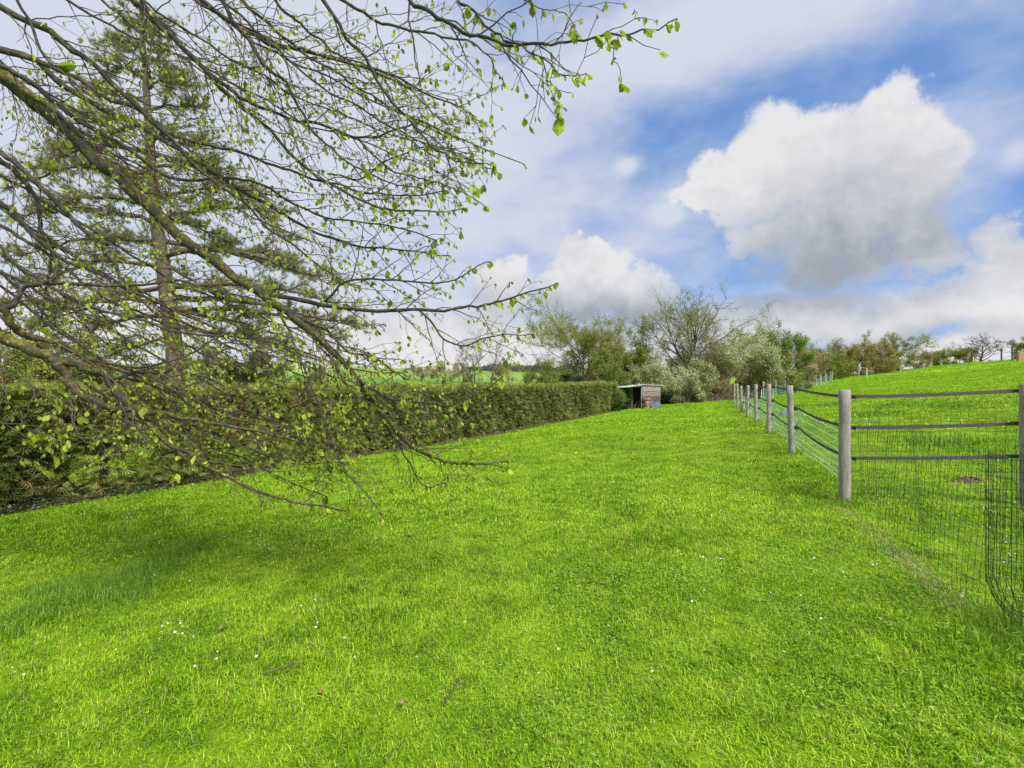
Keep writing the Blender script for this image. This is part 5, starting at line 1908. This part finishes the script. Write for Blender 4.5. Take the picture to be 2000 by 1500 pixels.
def spline(P_, n):
    P_ = np.asarray(P_, float)
    Q = np.vstack([2 * P_[0] - P_[1], P_, 2 * P_[-1] - P_[-2]])
    out_ = []
    m = len(P_) - 1
    for t in np.linspace(0, m - 1e-6, n):
        i = int(t)
        u = t - i
        a, b, c, d = Q[i], Q[i + 1], Q[i + 2], Q[i + 3]
        out_.append(.5 * ((2 * b) + (-a + c) * u + (2 * a - 5 * b + 4 * c - d) * u * u + (-a + 3 * b - 3 * c + d) * u ** 3))
    return np.array(out_)


def zig(a, d, L, n, wob, droop, lift=0.0):
    p = [a]
    d = d / np.linalg.norm(d)
    side = np.cross(d, [0, 0, 1.0])
    side = side / (np.linalg.norm(side) + 1e-9)
    st = L / (n - 1)
    s_ = 1 if g_.uniform() < .5 else -1
    for k_ in range(n - 1):
        d = d + g_.normal(0, wob * .6, 3) + np.array([0, 0, -droop + lift * k_ / n])
        d /= np.linalg.norm(d)
        q = p[-1] + (d + side * s_ * wob + np.array([0, 0, wob * .6 * s_])) * st
        s_ = -s_
        if outside(q):
            break
        p.append(q)
    return np.array(p)


def side_dir(t, ang, sgn):
    """side shoot, mostly in a fan that lies across the view, with some depth"""
    t = t / np.linalg.norm(t)
    nrm = np.array([g_.normal(0, .35), -1.0, g_.normal(.15, .35)])
    nrm = nrm - t * (nrm @ t)
    nrm /= np.linalg.norm(nrm)
    s_ = np.cross(nrm, t)
    d = t * math.cos(ang) + s_ * sgn * math.sin(ang) + nrm * g_.normal(0, .28)
    return d / np.linalg.norm(d)


LV, LD, LS = [], [], []          # leaves: position, direction, size of the current limb
tot = 0
for li, (pl, d0, d1, w0, w1, leafy) in enumerate(LIMBS):
    m = len(pl)
    P3 = [at(px, py, d0 + (d1 - d0) * i / (m - 1)) for i, (px, py) in enumerate(pl)]
    starts_out = pl[0][0] <= 5 or pl[0][1] <= 5
    if starts_out:
        # carry the bough back to the trunk outside the picture
        a = P3[0]
        dd = P3[0] - P3[1]
        dd /= np.linalg.norm(dd)
        root_z = min(a[2] + 1.2 + .25 * abs(a[0] - TRUNK[0]), tz + 8.8)
        if a[2] < 2.6:
            root_z = a[2] + .35
        b = np.array([TRUNK[0] + .1, TRUNK[1], root_z])
        stp = float(np.mean([np.linalg.norm(P3[i + 1] - P3[i]) for i in range(m - 1)]))
        ctrl = a + dd * np.linalg.norm(a - b) * .45
        ko = max(2, int(np.linalg.norm(a - b) / stp))
        P3 = [b * (1 - u) ** 2 + ctrl * 2 * u * (1 - u) + a * u * u for u in np.linspace(0, 1, ko + 1)[:-1]] + P3
        nn = (m + ko) * 5
        main = spline(P3, nn)
        s_in = int(nn * ko / (m + ko - 1))
    else:
        nn = m * 5
        main = spline(P3, nn)
        s_in = 0
    r0, r1 = w0 * (.86 if w0 < 20 else .93) / 2 / F * d0, w1 * .9 / 2 / F * d1
    rad = np.interp(np.arange(nn), [0, s_in, nn - 1], [r0 * (1.35 if starts_out else 1), r0, r1])
    rad = rad * (1 + .06 * g_.normal(size=nn) * (rad > .01))
    # crookedness
    jit = g_.normal(0, 1, (nn, 3))
    jit = (jit + np.roll(jit, 1, 0) + np.roll(jit, -1, 0)) / 3 * .012
    jit[0] = 0
    main = main + jit
    seg = np.linalg.norm(np.diff(main, axis=0), axis=1)
    cum = np.r_[0, np.cumsum(seg)]
    paths, radii, tints = [main], [rad], [1.0 if w0 > 15 else .55 if w0 > 8 else .25]
    Lpos, Ldir, Lsz = [], [], []

    def twig_leaves(t, size, every=.05, skip=0):
        L = 0
        nxt = g_.uniform(.02, every)
        for i in range(1, len(t)):
            L += np.linalg.norm(t[i] - t[i - 1])
            if L > nxt and g_.uniform() < leafy * (.72 if t[i][2] > 1.9 else .95):
                nxt = L + every * g_.uniform(.6, 1.6)
                Lpos.append(t[i])
                dd_ = (t[i] - t[i - 1])
                dd_ = dd_ / (np.linalg.norm(dd_) + 1e-9) * .35 + g_.normal(0, .28, 3) + np.array([0, 0, -.85])
                Ldir.append(dd_)
                Lsz.append(size * g_.uniform(.55, 1.15))
        if len(t) > 1 and leafy > .2:
            Lpos.append(t[-1])
            Ldir.append((t[-1] - t[-2]) * 5 + np.array([g_.normal(0, .3), g_.normal(0, .3), -.8]))
            Lsz.append(size * g_.uniform(.7, 1.3))

    total = cum[-1]
    s0_ = cum[s_in]
    pos_s = s0_ + g_.uniform(.03, .12)
    sgn = 1
    gap = .098
    while pos_s < total - .02:
        i = min(nn - 2, int(np.searchsorted(cum, pos_s)) - 1)
        i = max(i, 0)
        a = main[i] + (main[i + 1] - main[i]) * ((pos_s - cum[i]) / max(seg[i], 1e-6))
        t = main[i + 1] - main[i]
        f = (pos_s - s0_) / max(total - s0_, .01)
        sgn = -sgn
        apx, apy = 1000 + a[0] / max(a[1], .3) * F, 750 - (a[2] - EYE) / max(a[1], .3) * F
        if g_.uniform() < (.86 if not (apx < 560 and apy > 560) else .74):
            L1 = (.26 + .60 * (1 - f) * min(1, (total - s0_) / 2.5)) * g_.uniform(.45, 1.25)
            d_ = side_dir(t, g_.uniform(.35, .85), sgn)
            n1_ = max(4, int(L1 / .055))
            b = zig(a, d_, L1, n1_, .13, .018, .03)
            if len(b) > 2:
                rb = min(.0042, rad[i] * .6)
                paths.append(b)
                radii.append(np.linspace(rb, .0014, len(b)))
                tints.append(0.05)
                # twigs
                k_ = g_.integers(1, 3)
                s2 = 1
                while k_ < len(b) - 1:
                    s2 = -s2
                    L2 = g_.uniform(.06, .24) * (1 - .45 * k_ / len(b))
                    c_ = zig(b[k_], side_dir(b[k_ + 1] - b[k_], g_.uniform(.45, 1.0), s2), L2, max(3, int(L2 / .035)), .20, .015)
                    if len(c_) > 1:
                        paths.append(c_)
                        radii.append(np.linspace(.0017, .0010, len(c_)))
                        tints.append(0.0)
                        twig_leaves(c_, .028 * (1.35 if f > .8 else 1), .075)
                    k_ += g_.integers(1, 3)
                twig_leaves(b[len(b) // 2:], .031 * (1.4 if f > .8 else 1), .075)
        pos_s += gap * g_.uniform(.5, 1.5) * (.6 if f > .75 and pl[-1][1] > 520 else 1.0)
    twig_leaves(main[-14:], .046, .05)
    twig_leaves(main[-14:], .046, .05)
    mb = MB()
    mb.tubes([paths[0]], [radii[0]], sides=10 if w0 > 8 else 6, tints=[tints[0]])
    limb = mb.build('limb', M['moss_bark'], beech, smooth=True)
    mb = MB()
    mb.tubes(paths[1:], radii[1:], sides=4, tints=tints[1:], cap=False)
    limb_t = mb.build('twigs', M['twig'], limb)
    if Lpos:
        LP, LDr, LSz = np.array(Lpos), np.array(Ldir), np.array(Lsz)
        # the nearest boughs carry fewer, larger leaves
        near = LP[:, 1] < 2.2
        LSz = np.where(near, LSz * .95, LSz)
        tot += len(LP)
        leaf_v = [(0, 0, 0), (-.25, .28, .13), (0, .30, 0), (.25, .28, .13), (-.30, .62, .12), (0, .66, -.02), (.30, .62, .12), (0, 1.0, .05)]
        leaf_f4 = [(1, 2, 5, 4), (2, 3, 6, 5)]
        leaf_f3 = [(0, 2, 1), (0, 3, 2), (4, 5, 7), (5, 6, 7)]
        rep = np.repeat(np.arange(len(LP)), g_.integers(1, 3, len(LP)))
        p_ = LP[rep] + g_.normal(0, .004, (len(rep), 3))
        d_ = LDr[rep] + g_.normal(0, .22, (len(rep), 3))
        fx, fy, fz = frames(d_, g=g_)
        mb = MB()
        big_ = np.where(g_.uniform(size=len(rep)) < .08, 1.6, 1.0)
        mb.scatter(leaf_v, leaf_f4, leaf_f3, p_, fx, fy, fz, LSz[rep] * big_ * g_.uniform(.75, 1.1, len(rep)), g_.uniform(0, 1, len(rep)))
        sel = g_.uniform(size=len(LP)) < .6
        fx, fy, fz = frames(LDr[sel] + g_.normal(0, .5, (sel.sum(), 3)), g=g_)
        mb.scatter(LEAF5, None, LEAF5F, LP[sel], fx, fy, fz, LSz[sel] * .42, g_.uniform(0, 1, sel.sum()))
        lv = mb.build('leaves', M['leaf'], limb, smooth=False)
        lv.data.materials.append(M['leaf_bud'])
        nf = len(lv.data.polygons)
        mi = np.zeros(nf, np.int32)
        mi[nf - 4 * int(sel.sum()):] = 1
        lv.data.polygons.foreach_set('material_index', mi)
